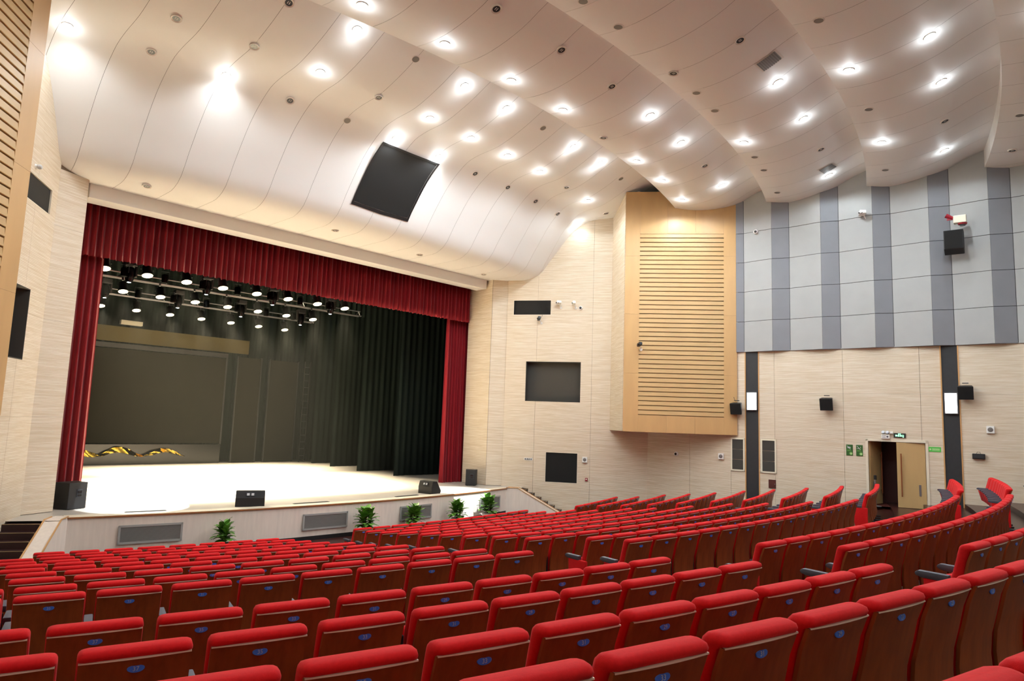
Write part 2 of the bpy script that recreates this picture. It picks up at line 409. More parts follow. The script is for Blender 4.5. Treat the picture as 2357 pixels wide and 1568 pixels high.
# slatted wooden boxes
def slat_box(L, R, back, label, sgn):
    L, R = Vector(L), Vector(R); d = nrm(L-R) if sgn > 0 else nrm(R-L); O0 = R if sgn > 0 else L
    n = Vector((-d.y, d.x, 0))
    if n.dot(Vector((0, 5, 0))-O0) < 0: n = -n
    LEN = (L-R).length
    t = empty('slatted_box', (O0.x, O0.y, 3.37), label=label, category='wall box')
    Q = -Vector((O0.x, O0.y, 3.37)); O = O0 + Q
    z0, z1 = 3.37, 12.6
    poly = [(p.x+Q.x, p.y+Q.y) for p in [L-n*.06, R-n*.06] + back]
    build('body', MB().prism(poly, z0+Q.z+.02, z1+Q.z), 'slatback', t)
    bpts = [L-n*.06, back[-1] if sgn > 0 else back[-1]]
    sd = nrm(bpts[1]-bpts[0]); sn = Vector((sd.y, -sd.x, 0))
    if sn.dot(Vector((0, 22, 0))-bpts[0]) < 0: sn = -sn
    Ls = (bpts[1]-bpts[0]).length
    for za, zb_ in ((3.38, 5.7), (5.7, 8.1), (8.1, 10.5), (10.5, 12.6)):
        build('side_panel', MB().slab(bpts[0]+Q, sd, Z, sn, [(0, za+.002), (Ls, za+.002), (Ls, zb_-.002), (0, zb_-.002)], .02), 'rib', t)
    a0, a1 = (.47, LEN-.55) if sgn > 0 else (.55, LEN-.47)
    b0, b1 = 4.0, 10.93
    zs = [z0, 5.55, 7.8, 10.05, z1]
    for s0, s1 in ((0, a0), (a1, LEN)):
        for j in range(4):
            build('stile_panel', MB().slab(O-n*.06, d, Z, n, [(s0, zs[j]+.002), (s1, zs[j]+.002), (s1, zs[j+1]-.002), (s0, zs[j+1]-.002)], .06), 'boxwood', t)
    k = 3
    for c, e in ((z0, b0), (b1, z1)):
        for i in range(k):
            s0, s1 = a0+(a1-a0)*i/k, a0+(a1-a0)*(i+1)/k
            build('rail_panel', MB().slab(O-n*.06, d, Z, n, [(s0+.002, c), (s1-.002, c), (s1-.002, e), (s0+.002, e)], .06), 'boxwood', t)
    NS = 40; h = (b1-b0)/NS
    me = MB().slab(Vector((0, 0, 0)), d, Z, n, [(a0, 0), (a1, 0), (a1, .02), (a0, .02)], .02)
    mb = MB()
    P0 = [(-.06, .022), (.02, .02), (.024, .03), (.008, h-.01), (-.004, h), (-.06, h)]     # leaning clapboard section
    A = [d*a0 + n*y + Z*z for y, z in P0]; B = [d*a1 + n*y + Z*z for y, z in P0]
    mb.add(A+B, [tuple(range(6)), tuple(range(11, 5, -1))] + [(k, k+6, (k+1) % 6+6, (k+1) % 6) for k in range(6)])
    me = mb.mesh('slat', 'slatwood')
    for i in range(NS):
        put('slat', me, t, (O.x-n.x*.02, O.y-n.y*.02, O.z+b0+h*i))
    return t
Lr, Rr = (8.97, 14.5, 0), (11.41, 11.16, 0)
slat_box(Lr, Rr, [Vector((11.5, 11.2, 0)), Vector((11.05, 14.7, 0)), PA+dA*4.4], 'tall slatted wooden box hanging on the right wall', 1)
slat_box((-9.93, 14.75, 0), (-12.45, 11.4, 0), [Vector((-13.4, 12.6, 0)), Vector((-11.4, 14.9, 0)), Vector((-11.0, 15.35, 0))], 'tall slatted wooden box at the left edge beside the left wall', -1)

# ------------------------------------------------------------------ ceiling waves
P1 = [(25.0, 8.6), (25.4, 8.64), (25.8, 8.86), (26.2, 9.42), (26.9, 10.24), (27.65, 10.75), (28.15, 10.87), (29, 10.94), (29.9, 11.2), (30.62, 11.5), (31.2, 11.75)]
P1 = [(r*1.124, 3.58+(z-3.28)*1.124) for r, z in P1]
WV = [(0, 10.72), (.3, 10.67), (.6, 10.645), (.9, 10.645), (1.2, 10.675), (1.6, 10.75), (2, 10.87), (2.4, 11.05), (2.9, 11.22)]
WV = [(r*1.124, 3.58+(z-3.28)*1.124) for r, z in WV]
LIPS = [35.653+3.262*i for i in range(6)]
def smooth_interp(T, x):
    if x <= T[0][0]: return T[0][1]
    if x >= T[-1][0]: return T[-1][1]
    for i in range(len(T)-1):
        if T[i][0] <= x <= T[i+1][0]:
            def sl(j):
                if j <= 0: return 0 if T is P1 else (T[1][1]-T[0][1])/(T[1][0]-T[0][0])
                if j >= len(T)-1: return (T[-1][1]-T[-2][1])/(T[-1][0]-T[-2][0])
                return (T[j+1][1]-T[j-1][1])/(T[j+1][0]-T[j-1][0])
            h = T[i+1][0]-T[i][0]; t = (x-T[i][0])/h
            return ((2*t**3-3*t*t+1)*T[i][1] + (t**3-2*t*t+t)*h*sl(i) + (-2*t**3+3*t*t)*T[i+1][1] + (t**3-t*t)*h*sl(i+1))
def li(T, x):
    if x <= T[0][0]: return T[0][1]
    for (a, b), (c, e) in zip(T, T[1:]):
        if x <= c: return b+(e-b)*(x-a)/(c-a)
    return T[-1][1]
SHX = [(-14, -.3), (-9, -.3), (-6.3, 0), (3, .1), (6, .6), (9, .9), (14, .9)]
def z_first(x, r):
    w = 1 if r < 30.5 else max(0, 1-(r-30.5)/3.5)
    return smooth_interp(P1, r - li(SHX, x)*w)
def ceil_z(x, y):
    r = hypot(x-CEN_C[0], y-CEN_C[1])
    if r < LIPS[0]-.3: return z_first(x, r)
    for a in LIPS[::-1]:
        if r >= a: return smooth_interp(WV, r-a)
    return 12.6
def cy(x, r): return CEN_C[1] - sqrt(r*r - x*x)
mb = MB()                                                            # dark deck above the waves
mb.box((0, 7.2, 13.4), (30, 28, .2)); mb.box((0, 21.6, 11.3), (30, .2, 4))
ceiling = build('ceiling', mb, 'void', kind='structure', label='white ceiling of curved waves stepping back from the stage')
SEAM = [-.25+1.125*k for k in range(-13, 14)]
G = .003
for i in range(len(SEAM)-1):
    x0, x1 = SEAM[i]+G, SEAM[i+1]-G
    mb = MB(); rs = [28.0+.2*k for k in range(0, 35)]                 # first wave, above the stage lip
    rows = []
    for x in (x0, (x0+x1)/2, x1):
        rmin = 47.2 - 20.6
        st = [(20.6, 9.56)]
        for r in rs: st.append((cy(x, r), z_first(x, r)))
        rows.append([(x, y, z) for y, z in st])
    n = len(rows[0])
    for a, b in zip(rows, rows[1:]):
        mb.add(a+b, [(k, k+1, n+k+1, n+k) for k in range(n-1)])
    build('ceiling_panel', mb, 'ceiling', ceiling, smooth=True)
    for R in LIPS:
        mb = MB(); rows = []
        for x in (x0, (x0+x1)/2, x1):
            st = [(cy(x, R), 12.75), (cy(x, R), smooth_interp(WV, 0))] + [(cy(x, R+3.262*k/14), smooth_interp(WV, 3.262*k/14)) for k in range(1, 15)]
            rows.append([(x, y, z) for y, z in st])
        n = len(rows[0])
        for a, b in zip(rows, rows[1:]):
            mb.add(a+b, [(k, k+1, n+k+1, n+k) for k in range(n-1)])
        build('ceiling_panel', mb, 'ceiling', ceiling, smooth=50)
# black loudspeaker grille set in the first wave
def patch(x0, x1, y0, y1, off, nx=6, ny=14):
    mb = MB(); vs_ = []
    for j in range(ny+1):
        for i in range(nx+1):
            x, y = x0+(x1-x0)*i/nx, y0+(y1-y0)*j/ny; vs_.append((x, y, ceil_z(x, y)-off))
    return mb.add(vs_, [(j*(nx+1)+i, j*(nx+1)+i+1, (j+1)*(nx+1)+i+1, (j+1)*(nx+1)+i) for j in range(ny) for i in range(nx)])
t = empty('ceiling_speaker_grille', (0, 17.15, 11), label='large black curved loudspeaker grille in the ceiling over the stage', category='speaker grille')
def shift(o, t): o.location = Vector(o.location) - t.location
o = build('cloth', patch(-1.05, 1.05, 16.46, 17.86, .02), 'blackcloth', t, smooth=True); shift(o, t)
for x0, x1, y0, y1 in ((-1.12, -1.05, 16.4, 17.92), (1.05, 1.12, 16.4, 17.92), (-1.12, 1.12, 16.4, 16.46), (-1.12, 1.12, 17.86, 17.92)):
    o = build('frame_bar', patch(x0, x1, y0, y1, .035, 2, 8), 'black', t, smooth=True); shift(o, t)
# two air grilles
for x0, x1, y0, y1, lab in ((2.03, 2.45, 5.87, 6.3, 'dark square air grille in the third ceiling wave, nearer the camera'), (9.52, 10.0, 7.08, 7.48, 'small dark air grille in the ceiling near the right wall')):
    t = empty('air_grille', ((x0+x1)/2, (y0+y1)/2, 12.1), label=lab, category='air grille')
    o = build('frame', patch(x0-.04, x1+.04, y0-.04, y1+.04, .01, 2, 4), 'ringwhite', t); shift(o, t)
    o = build('core', patch(x0, x1, y0, y1, .018, 2, 4), 'ventdark', t); shift(o, t)
    for k in range(9):
        y = y0+(y1-y0)*(k+.5)/9
        o = build('slat', patch(x0, x1, y-.012, y+.012, .03, 1, 1), 'grille', t); shift(o, t)

# ------------------------------------------------------------------ house downlights
LIT = [(-9.11, 17.36), (-5.81, 16.62), (-5.43, 11.25), (-4.2, 13.32), (-4.19, 14.9), (-3.4, 11.03), (-.79, 13.23), (-1.26, 11.02), (.89, 13.25), (-.73, 14.73), (-.82, 16.2), (.95, 14.79), (.77, 11.04), (4.32, 13.47), (2.66, 14.87), (4.39, 14.97), (.9, 16.23), (7.84, 15.51), (9.24, 17.1), (6.09, 13.66), (5.0, 11.47), (2.81, 9.62), (4.92, 9.86), (6.97, 11.73), (9.16, 12.21), (9.09, 10.59), (3.25, 6.28), (5.63, 6.54), (5.69, 8.27), (10.38, 7.45), (3.32, 4.68), (3.29, 3.05), (5.62, 3.29), (8.05, 5.25), (10.3, 4.13)]
OFFL = [(-7.52, 15.36), (-5.83, 13.57), (-5.85, 15.07), (-7.47, 16.96), (-4.14, 16.45), (-2.45, 14.82), (2.62, 16.32), (4.26, 16.35), (5.93, 16.49), (6.16, 15.21), (9.63, 14.37), (7.58, 16.77), (9.58, 15.88), (-3.34, 9.5), (-1.28, 9.43), (.81, 9.49), (2.9, 11.24), (7.01, 10.17), (.92, 7.82), (.9, 6.17), (8.03, 6.9), (8.03, 3.68), (10.9, 2.57)]
DISC = [(-2.5, 13.23), (-2.46, 16.29), (2.59, 13.31), (7.84, 13.99), (-2.65, 7.77), (-1.48, 7.74), (2.14, 7.88), (3.32, 7.98), (.92, 4.52), (6.94, 8.49), (8.13, 8.71), (10.44, 9.21), (5.68, 4.92), (10.38, 5.76), (8.4, 2.1)]
COVE = [(-6.46, 19.55), (-.88, 19.11), (2.86, 19.38), (6.57, 19.8)]
# unseen fill lamps added in the outlying waves to brighten the hall
BACK_FILL = [(x, y) for y in (1.0, -3.2) for x in (-9.5, -5.0, -.8, 3.3, 7.6)] + [(-9.3, 9.6), (-9.3, 6.3), (-9.3, 3.1), (-5.0, 6.4), (-5.0, 3.1), (-7.2, 7.9), (-7.2, 4.6)]
ring_me = MB().lathe([(.085, .0), (.115, -.012), (.118, .0), (.118, .2), (.085, .2)], 20, caps=False).mesh('trim_ring', 'ringwhite', smooth=True)
bulb_me = MB().lathe([(.0, -.03), (.07, -.026), (.1, -.008), (.1, .01)], 16).mesh('bulb', 'bulb', smooth=True)
refl_me = MB().lathe([(.084, .004), (.06, .022), (.0, .024)], 16).mesh('reflector', 'darksteel', smooth=True)
tube_me = MB().tube([(-.02, -.035, .012), (-.02, .035, .012)], .012, 6).tube([(.022, -.035, .012), (.022, .035, .012)], .012, 6).mesh('lamp_tubes', 'white', smooth=True)
disc_me = MB().lathe([(.0, -.008), (.092, -.006), (.093, .05)], 18).mesh('mesh_face', 'grille', smooth=True)
dring_me = MB().lathe([(.093, -.004), (.108, -.006), (.112, .0), (.112, .15)], 18, caps=False).mesh('trim_ring', 'ringwhite', smooth=True)
def wave_of(x, y):
    r = hypot(x-CEN_C[0], y-CEN_C[1]); k = 0
    for a in LIPS:
        if r >= a: k += 1
    band = (r - (LIPS[k-1] if k else 26.0)) / (3.262 if k else 9.6)
    return k, int(band*(2 if k else 6))
def place_lights(lst, kind, word, group):
    cl = {}
    for x, y in lst: cl.setdefault(wave_of(x, y), []).append((x, y))
    for (k, b), pts in cl.items():
        pts.sort()
        for i, (x, y) in enumerate(pts):
            nb = sorted({bb for kk, bb in cl if kk == k}); rowi = nb.index(b)
            lab = '%s, %s from left in row %s of the %s ceiling wave' % (word, ORD[i], ['one', 'two', 'three', 'four', 'five', 'six', 'seven'][rowi], ORD[k])
            z = ceil_z(x, y) - .006
            nn = Vector(((ceil_z(x+.1, y)-ceil_z(x-.1, y))/-.2, (ceil_z(x, y+.1)-ceil_z(x, y-.1))/-.2, 1)).normalized()
            rot = Z.rotation_difference(nn).to_euler()
            if kind == 'grille':
                t = empty('ceiling_speaker', (x, y, z), label=lab, category='speaker', group=group)
                t.rotation_euler = rot; put('trim_ring', dring_me, t); put('mesh_face', disc_me, t)
                continue
            t = empty('downlight', (x, y, z-(.004 if kind == 'lit' else .018)), label=lab, category='ceiling light', group=group)
            put('trim_ring', ring_me, t); t.rotation_euler = rot
            if kind == 'lit':
                put('bulb', bulb_me, t)
                l = spot(t, (x, y, z-.06), (x, y, 0), HOUSE_W*(.12 if x > 9.2 and y > 16 else 1), HOUSE_C, 168, .35, .09)
                pl_ = bpy.data.lights.new('lamp', 'POINT'); pl_.energy = HOUSE_GLOW; pl_.color = HOUSE_C; pl_.shadow_soft_size = .08
                po = bpy.data.objects.new('lamp_glow', pl_); COL.objects.link(po); po.parent = t; po.location = (0, 0, -.17)
            else:
                put('reflector', refl_me, t); put('lamp_tubes', tube_me, t)
place_lights(LIT, 'lit', 'glowing white downlight', 'lit ceiling downlights')
place_lights(OFFL+COVE, 'off', 'dark unlit downlight', 'unlit ceiling downlights')
place_lights(DISC, 'grille', 'flush grey speaker disc', 'flush grey ceiling discs')
for i, (x, y) in enumerate(BACK_FILL):
    z = ceil_z(x, y)
    t = empty('downlight', (x, y, z-.02), label='%s added fill downlight of the rear ceiling waves outside the view' % ORD[i], category='ceiling light', group='added rear fill downlights')
    put('trim_ring', ring_me, t); put('bulb', bulb_me, t)
    pl_ = bpy.data.lights.new('lamp', 'POINT'); pl_.energy = HOUSE_GLOW; pl_.color = HOUSE_C; pl_.shadow_soft_size = .08
    po = bpy.data.objects.new('lamp_glow', pl_); COL.objects.link(po); po.parent = t; po.location = (0, 0, -.17)
    spot(t, (x, y, z-.06), (x, y, 0), HOUSE_W, HOUSE_C, 168, .35, .09)

# ------------------------------------------------------------------ seating floor: stepped rings
ROWR = [28.7, 29.63, 30.56, 31.48, 32.4, 33.32, 34.27, 35.25, 36.25, 37.25, 38.22]
ROWZ = [.75, .84, .96, 1.08, 1.2, 1.33, 1.46, 1.60, 1.74, 1.87, 2.01]
BACKR = [40.15, 41.07, 42.1, 42.93, 43.9]
BACKZ = [2.265, 2.385, 2.545, 2.70, 2.86]
LBL = .81
steps = [(20.0, 29.05, -.06)]
for k in range(1, 11): steps.append((steps[-1][1], ROWR[k]+.38, ROWZ[k]-LBL))
steps.append((steps[-1][1], 39.5, 1.30))
for k in range(5): steps.append((steps[-1][1], BACKR[k]+.4, BACKZ[k]-LBL))
steps.append((steps[-1][1], 51.5, BACKZ[4]-LBL+.1))
mb = MB(); XS = [-15+30*i/40 for i in range(41)]
for i, (ra, rb, z) in enumerate(steps):
    za = steps[i-1][2] if i else z
    for x0, x1 in zip(XS, XS[1:]):
        f = lambda x, r: CEN_S[1]-sqrt(r*r-x*x)
        mb.add([(x0, f(x0, ra), z), (x1, f(x1, ra), z), (x1, f(x1, rb), z), (x0, f(x0, rb), z)], [(0, 1, 2, 3)])
        if i: mb.add([(x0, f(x0, ra), za), (x1, f(x1, ra), za), (x1, f(x1, ra), z), (x0, f(x0, ra), z)], [(0, 1, 2, 3)])
floor = build('floor', mb, 'floor', kind='structure', label='dark red-brown stepped floor under the seats')

# ------------------------------------------------------------------ stage
sf = MB()
xs = [-7.6+15.2*i/40 for i in range(41)]
for x0, x1 in zip(xs, xs[1:]):
    sf.add([(x0, apron_y(x0), STAGE_Z), (x1, apron_y(x1), STAGE_Z), (x1, 36.7, STAGE_Z), (x0, 36.7, STAGE_Z)], [(0, 1, 2, 3)])
for s in (-1, 1):
    ya = apron_y(7.6)
    sf.add([(s*7.6, ya, STAGE_Z), (s*7.85, 18.62, STAGE_Z), (s*8.95, 19.22, STAGE_Z), (s*9.6, 20.4, STAGE_Z), (s*11, 36.7, STAGE_Z), (s*7.6, 36.7, STAGE_Z)], [(0, 1, 2, 3, 4, 5) if s > 0 else (5, 4, 3, 2, 1, 0)])
build('floor_stage', sf, 'stagefloor', kind='structure', label='pale stage floor')
XE = 7.62
ap = empty('stage_front', (0, 18.15, 0), kind='structure', label='cream curved stage front with sloping side parapets')
VENTS = [(-6.55, -5.11), (-1.88, -.4), (1.62, 3.05), (5.72, 7.08)]
mb = MB(); xs = [-XE+2*XE*i/48 for i in range(49)]
for x0, x1 in zip(xs, xs[1:]):
    y0, y1 = apron_y(x0)-18.15, apron_y(x1)-18.15
    mb.add([(x0, y0, .06), (x1, y1, .06), (x1, y1, STAGE_Z-.03), (x0, y0, STAGE_Z-.03)], [(0, 1, 2, 3)])
build('face_panel', mb, 'apron', ap, smooth=True)
def band(xs, z0, z1, proud, depth, m, nm, sm=True):
    mb = MB()
    for x0, x1 in zip(xs, xs[1:]):
        A = []
        for x in (x0, x1):
            y = apron_y(x)-18.15
            A += [(x, y-proud, z0), (x, y-proud, z1), (x, y+depth, z1), (x, y+depth, z0)]
        mb.add(A, [(0, 4, 5, 1), (1, 5, 6, 2), (3, 2, 6, 7), (0, 3, 7, 4)])
    build(nm, mb, m, ap, smooth=sm)
band(xs, -.12, .06, .0, .05, 'black', 'skirting')
band(xs, STAGE_Z-.03, STAGE_Z+.004, .035, .0, 'apron_edge', 'edge_board')
band(xs, STAGE_Z-.025, STAGE_Z+.014, .02, .36, 'apron_cap', 'cap')
for i, (a, b) in enumerate(VENTS):
    t = empty('stage_vent', ((a+b)/2, apron_y((a+b)/2), .25), label=['wide grey vent grille at the left end of the stage front', 'grey vent grille left of centre in the stage front', 'grey vent grille right of centre behind a plant in the stage front', 'grey vent grille at the right end of the stage front'][i], category='vent', group='grey vents in the stage front')
    c = t.location; pa, pb = Vector((a, apron_y(a), 0)), Vector((b, apron_y(b), 0)); d = nrm(pb-pa); n = Vector((d.y, -d.x, 0)); L = (pb-pa).length; O = pa-c+n*.035
    mb = MB()
    for p, q, e, f in [(0, .05, .24, .7), (L-.05, L, .24, .7), (0, L, .24, .29), (0, L, .65, .7)]:
        mb.slab(O, d, Z, n, [(p, e), (q, e), (q, f), (p, f)], .02)
    build('frame', mb, 'vent', t)
    build('core', MB().slab(O-n*.02, d, Z, n, [(.04, .28), (L-.04, .28), (L-.04, .66), (.04, .66)], .02), 'ventdark', t)
    me = MB().slab(Vector((0, 0, 0)), d, nrm(Z*.7+n*.7), n, [(.05, 0), (L-.05, 0), (L-.05, .012), (.05, .012)], .003).mesh('louvre', 'vent')
    for k in range(18): put('louvre', me, t, tuple(O + Z*(.295+.02*k)))
# parapets and stairs at both ends
for s in (-1, 1):
    d = Vector((s*.5, -.866, 0)); n = Vector((s*.866, .5, 0))          # down the stairs; towards the wall
    P = Vector((s*7.62, apron_y(7.62), 0))
    mb = MB(); L = 2.1; O = P - ap.location
    prof = [(-.25, -.05), (L, -.05), (L, .1), (.45, STAGE_Z+.01), (-.25, STAGE_Z+.01)]
    mb.slab(O-n*.02, d, Z, n, prof, .34)
    build('parapet', mb, 'apron', ap, bevel=.005)
    for e in (-.035, .31):
        mb = MB(); A = [(-.02, STAGE_Z+.012), (.45, STAGE_Z+.012), (L, .102), (L, .125), (.45, STAGE_Z+.035), (-.02, STAGE_Z+.035)]
        mb.slab(O+n*e, d, Z, n, A, .03); build('rail_edge', mb, 'trim_wood', ap)
    t = empty('stage_stairs', tuple(P+d*.8+n*.8), label='dark stairs up to the stage at the %s wall' % ('right' if s > 0 else 'left'), category='stairs')
    O = P - t.location
    for k in range(6):
        z1 = .89-.147*k; a = .28*k+.42
        w0, w1 = .34, (.83 if s > 0 else 1.07)
        st = build('step', MB().slab(O+n*w0-Z*.1, d, Z, n, [(a-.28, 0), (a+.28, 0), (a+.28, z1+.1), (a-.28, z1+.1)], w1-w0), 'stair', t)
        build('nosing', MB().slab(O+n*w0, d, Z, n, [(a+.25, z1), (a+.285, z1), (a+.285, z1+.008), (a+.25, z1+.008)], w1-w0), 'nosing', st)
# socket box on the left steps' top riser
t = empty('socket_strip', (-8.25, 18.85, .8), rz=radians(-30), label='white socket strip on the riser above the left stage stairs', category='socket')
build('plate', MB().box((0, -.02, 0), (.26, .02, .08)), 'white', t, bevel=.004)
for k in range(4): build('socket', MB().box((-.09+.06*k, -.032, 0), (.035, .006, .04)), 'palegrey', t)
# dark vent strips let into the apron
for x0, x1, lab in ((-6.3, -5.35, 'dark slot grille in the stage edge near the left curtain'), (-1.9, -.75, 'dark slot grille in the stage edge left of centre'), (1.85, 2.85, 'dark slot grille in the stage edge beside the tilted monitor')):
    mb = MB()
    pa, pb = Vector((x0, apron_y(x0)+.45, 0)), Vector((x1, apron_y(x1)+.45, 0)); d = nrm(pb-pa); n = Vector((-d.y, d.x, 0)); c = (pa+pb)/2
    t = empty('floor_grille', (c.x, c.y, STAGE_Z), label=lab, category='floor grille')
    build('frame', MB().slab(pa-c, d, n, Z, [(0, 0), ((pb-pa).length, 0), ((pb-pa).length, .12), (0, .12)], .012), 'stripgrille', t)
    for k in range(3): build('bar', MB().slab(pa-c+n*(.02+.035*k)+Z*.012, d, n, Z, [(.02, 0), ((pb-pa).length-.02, 0), ((pb-pa).length-.02, .015), (.02, .015)], .006), 'darksteel', t)

# ------------------------------------------------------------------ curtains
def drape(x0, x1, y, z0, z1, pitch, amp, hem=0., flare=0., seed=0, nz=10, thick=.0):
    rnd = random.Random(seed); mb = MB(); n = int((x1-x0)/pitch*8)+1
    ph = 0; xs = []; ys = []
    for i in range(n):
        u = i/(n-1); x = x0+(x1-x0)*u
        ph += 2*pi/8*(.75+.5*rnd.random())
        xs.append(x); ys.append(amp*(sin(ph)+.35*sin(ph*.37+seed)))
    vs_ = []
    for j in range(nz+1):
        v = j/nz
        for i in range(n):
            k = .55+.45*(1-v) if flare else 1
            zz = z0+(z1-z0)*v
            if j == 0: zz += hem*sin(i*1.7)+hem*.6*sin(i*.61)
            cx = (x0+x1)/2
            vs_.append((cx+(xs[i]-cx)*(1+flare*(1-v)), y+ys[i]*k*(1.0 if j else 1.1), zz))
    mb.add(vs_, [(j*n+i, j*n+i+1, (j+1)*n+i+1, (j+1)*n+i) for j in range(nz) for i in range(n-1)])
    return mb
o = build('valance_curtain', drape(-7.7, 7.7, 21.6, 7.8, 9.35, .19, .07, .012, seed=3, nz=6), 'velvet', smooth=60, label='long red pleated valance across the top of the stage opening', category='curtain')
build('side_curtain', drape(-7.85, -6.62, 21.95, STAGE_Z+.01, 9.3, .17, .085, .0, .06, seed=5), 'velvet', smooth=60, label='red velvet side curtain at the left edge of the stage', category='curtain', group='red side curtains')
build('side_curtain', drape(6.6, 7.85, 21.95, STAGE_Z+.01, 9.3, .15, .08, .0, .05, seed=9), 'velvet', smooth=60, label='red velvet side curtain at the right edge of the stage', category='curtain', group='red side curtains')
for i, (x, y) in enumerate(((6.75, 25.3), (6.75, 28.2), (7.15, 31.2), (7.6, 33.8))):
    build('stage_leg_curtain', drape(x, 10.8, y, STAGE_Z+.02, 12.9, .34, .022, seed=20+i, nz=4), 'blackvelvet', smooth=60, label='black-green wing curtain, %s from the audience on the right of the stage' % ORD[i], category='curtain', group='black wing curtains')
for i, (x, y) in enumerate(((-6.75, 25.3), (-6.75, 28.2))):
    build('stage_leg_curtain', drape(-10.8, x, y, STAGE_Z+.02, 12.9, .34, .045, seed=30+i, nz=4), 'blackvelvet', smooth=60, label='black-green wing curtain, %s from the audience on the left of the stage' % ORD[i], category='curtain', group='black wing curtains')
for i, y in enumerate((24.6, 28.6)):
    build('stage_border_curtain', drape(-10.5, 10.5, y, 8.75-.25*i, 12.9, .3, .04, seed=40+i, nz=3), 'blackvelvet', smooth=60, label='dark green border curtain behind the %s row of lanterns' % ORD[i], category='curtain', group='dark border curtains')
build('backdrop_curtain', drape(-10.8, 10.8, 36.4, STAGE_Z+.02, 12.9, .4, .05, seed=50, nz=3), 'blackvelvet', smooth=60, label='black backdrop curtain at the back of the stage', category='curtain')

# ------------------------------------------------------------------ back of the stage
YB = 35.5
t = empty('backdrop_screen', (-1.6, YB, 1.9), label='large dark olive screen at the back of the stage', category='screen')
build('surface', MB().box((0, 0, 2.25), (9.6, .06, 4.4)), 'olive', t)
for x in (-4.83, 4.83): build('frame_post', MB().box((x, 0, 2.25), (.08, .1, 4.5)), 'black', t)
build('frame_rail', MB().box((0, 0, 4.6), (9.74, .14, .22)), 'black', t)
build('base', MB().box((0, .1, -.48), (9.7, .3, .94)), 'blackgloss', t)
build('header_band', MB().box((-.6, YB+.05, 7.05), (10.0, .1, .72)), 'oliveband', label='olive horizontal band above the backdrop screen', category='header')
for x0, x1, lab in ((3.75, 5.15, 'narrow olive panel right beside the backdrop screen'), (5.55, 7.35, 'wider olive panel beside the black wing curtains')):
    t = empty('backdrop_panel', ((x0+x1)/2, YB-.1, STAGE_Z), label=lab, category='panel')
    build('surface', MB().box((0, 0, 2.8), (x1-x0-.12, .06, 5.5)), 'olive', t)
    for x in (-(x1-x0)/2+.04, (x1-x0)/2-.04): build('frame_post', MB().box((x, 0, 2.8), (.07, .1, 5.6)), 'black', t)
t = empty('ladder', (7.62, 34.9, STAGE_Z), label='thin metal ladder at the right of the backdrop panels', category='ladder')
for x in (-.16, .16): build('rail', MB().box((x, 0, 2.8), (.035, .05, 5.6)), 'black', t)
for k in range(14): build('rung', MB().box((0, 0, .35+.38*k), (.3, .03, .03)), 'darksteel', t)
build('screen_housing', MB().box((-1.55, YB-.1, 7.62), (.95, .25, .2)), 'cream', bevel=.01, label='small beige housing above the backdrop screen', category='housing')
mb = MB(); rnd = random.Random(2); vs_ = []; n = 90  # gold wavy mesh painting the reflection at the screen base
for j in range(5):
    for i in range(n+1):
        u = i/n; v = j/4
        vs_.append((-4.2+5.6*u, YB-.28+.09*sin(u*31+v*2)+.05*sin(u*67+v*5), 1.42+.10*sin(u*17)+v*(.10+.28*abs(sin(u*9.5)))*(1-.6*u)))
mb.add(vs_, [(j*(n+1)+i, j*(n+1)+i+1, (j+1)*(n+1)+i+1, (j+1)*(n+1)+i) for j in range(4) for i in range(n)])
build('reflection_strip', mb, 'gold', smooth=60, label='crumpled gold strip shaped as a painted reflection at the foot of the backdrop screen', category='reflection')

# ------------------------------------------------------------------ stage lighting bars
def lantern(kind):
    t = empty('stage_lantern', (0, 0, 0))
    if kind == 'warm':
        build('housing', MB().lathe([(.1, .38), (.13, .34), (.135, .12), (.165, .07), (.165, .0), (.15, .0)], 14), 'black', t, smooth=True)
        build('lens', MB().lathe([(.0, -.04), (.09, -.028), (.155, .0)], 14), 'lanternlens', t, smooth=True)
        build('yoke', MB().tube([(-.18, 0, .2), (-.18, 0, .48), (.18, 0, .48), (.18, 0, .2)], .012, 6), 'darksteel', t)
        build('clamp', MB().box((0, 0, .52), (.05, .05, .12)), 'steel', t)
    elif kind == 'beam':
        build('base', MB().box((0, 0, .62), (.34, .3, .16)), 'black', t, bevel=.02)
        build('yoke', MB().box((-.18, 0, .4), (.05, .12, .4)).box((.18, 0, .4), (.05, .12, .4)).box((0, 0, .56), (.38, .14, .06)), 'black', t)
        build('head', MB().lathe([(.09, .5), (.13, .42), (.14, .16), (.11, .04), (.09, .0)], 14), 'blackgloss', t, smooth=True)
        build('lens', MB().lathe([(.0, -.012), (.075, .004)], 12), 'beamlens', t, smooth=True)
    else:
        build('housing', MB().lathe([(.07, .28), (.1, .24), (.1, .0), (.09, .0)], 12), 'blackgloss', t, smooth=True)
        build('lens', MB().lathe([(.0, .0), (.09, .01)], 12), 'parlens', t, smooth=True)
        build('yoke', MB().tube([(-.12, 0, .14), (-.12, 0, .36), (.12, 0, .36), (.12, 0, .14)], .01, 6), 'darksteel', t)
    return t
ZL = 7.7; S_ = .892
def sp(x, y): return (-12.6+(x+12.6)*S_, y*S_)
ROWS = [('front', 25.4, [-5.65+1.337*k for k in range(8)]), ('middle', 29.8, [-3.71+1.415*k for k in range(7)]), ('back', 35.0, [-3.03+1.525*k for k in range(7)])]
proto = {}
def put_lantern(kind, x, y, z, label, group):
    if kind not in proto: t = proto[kind] = lantern(kind)
    else: t = copy_tree(proto[kind])
    t.location = (x, y, z); t['label'] = label; t['category'] = 'stage light'; t['group'] = group
    return t
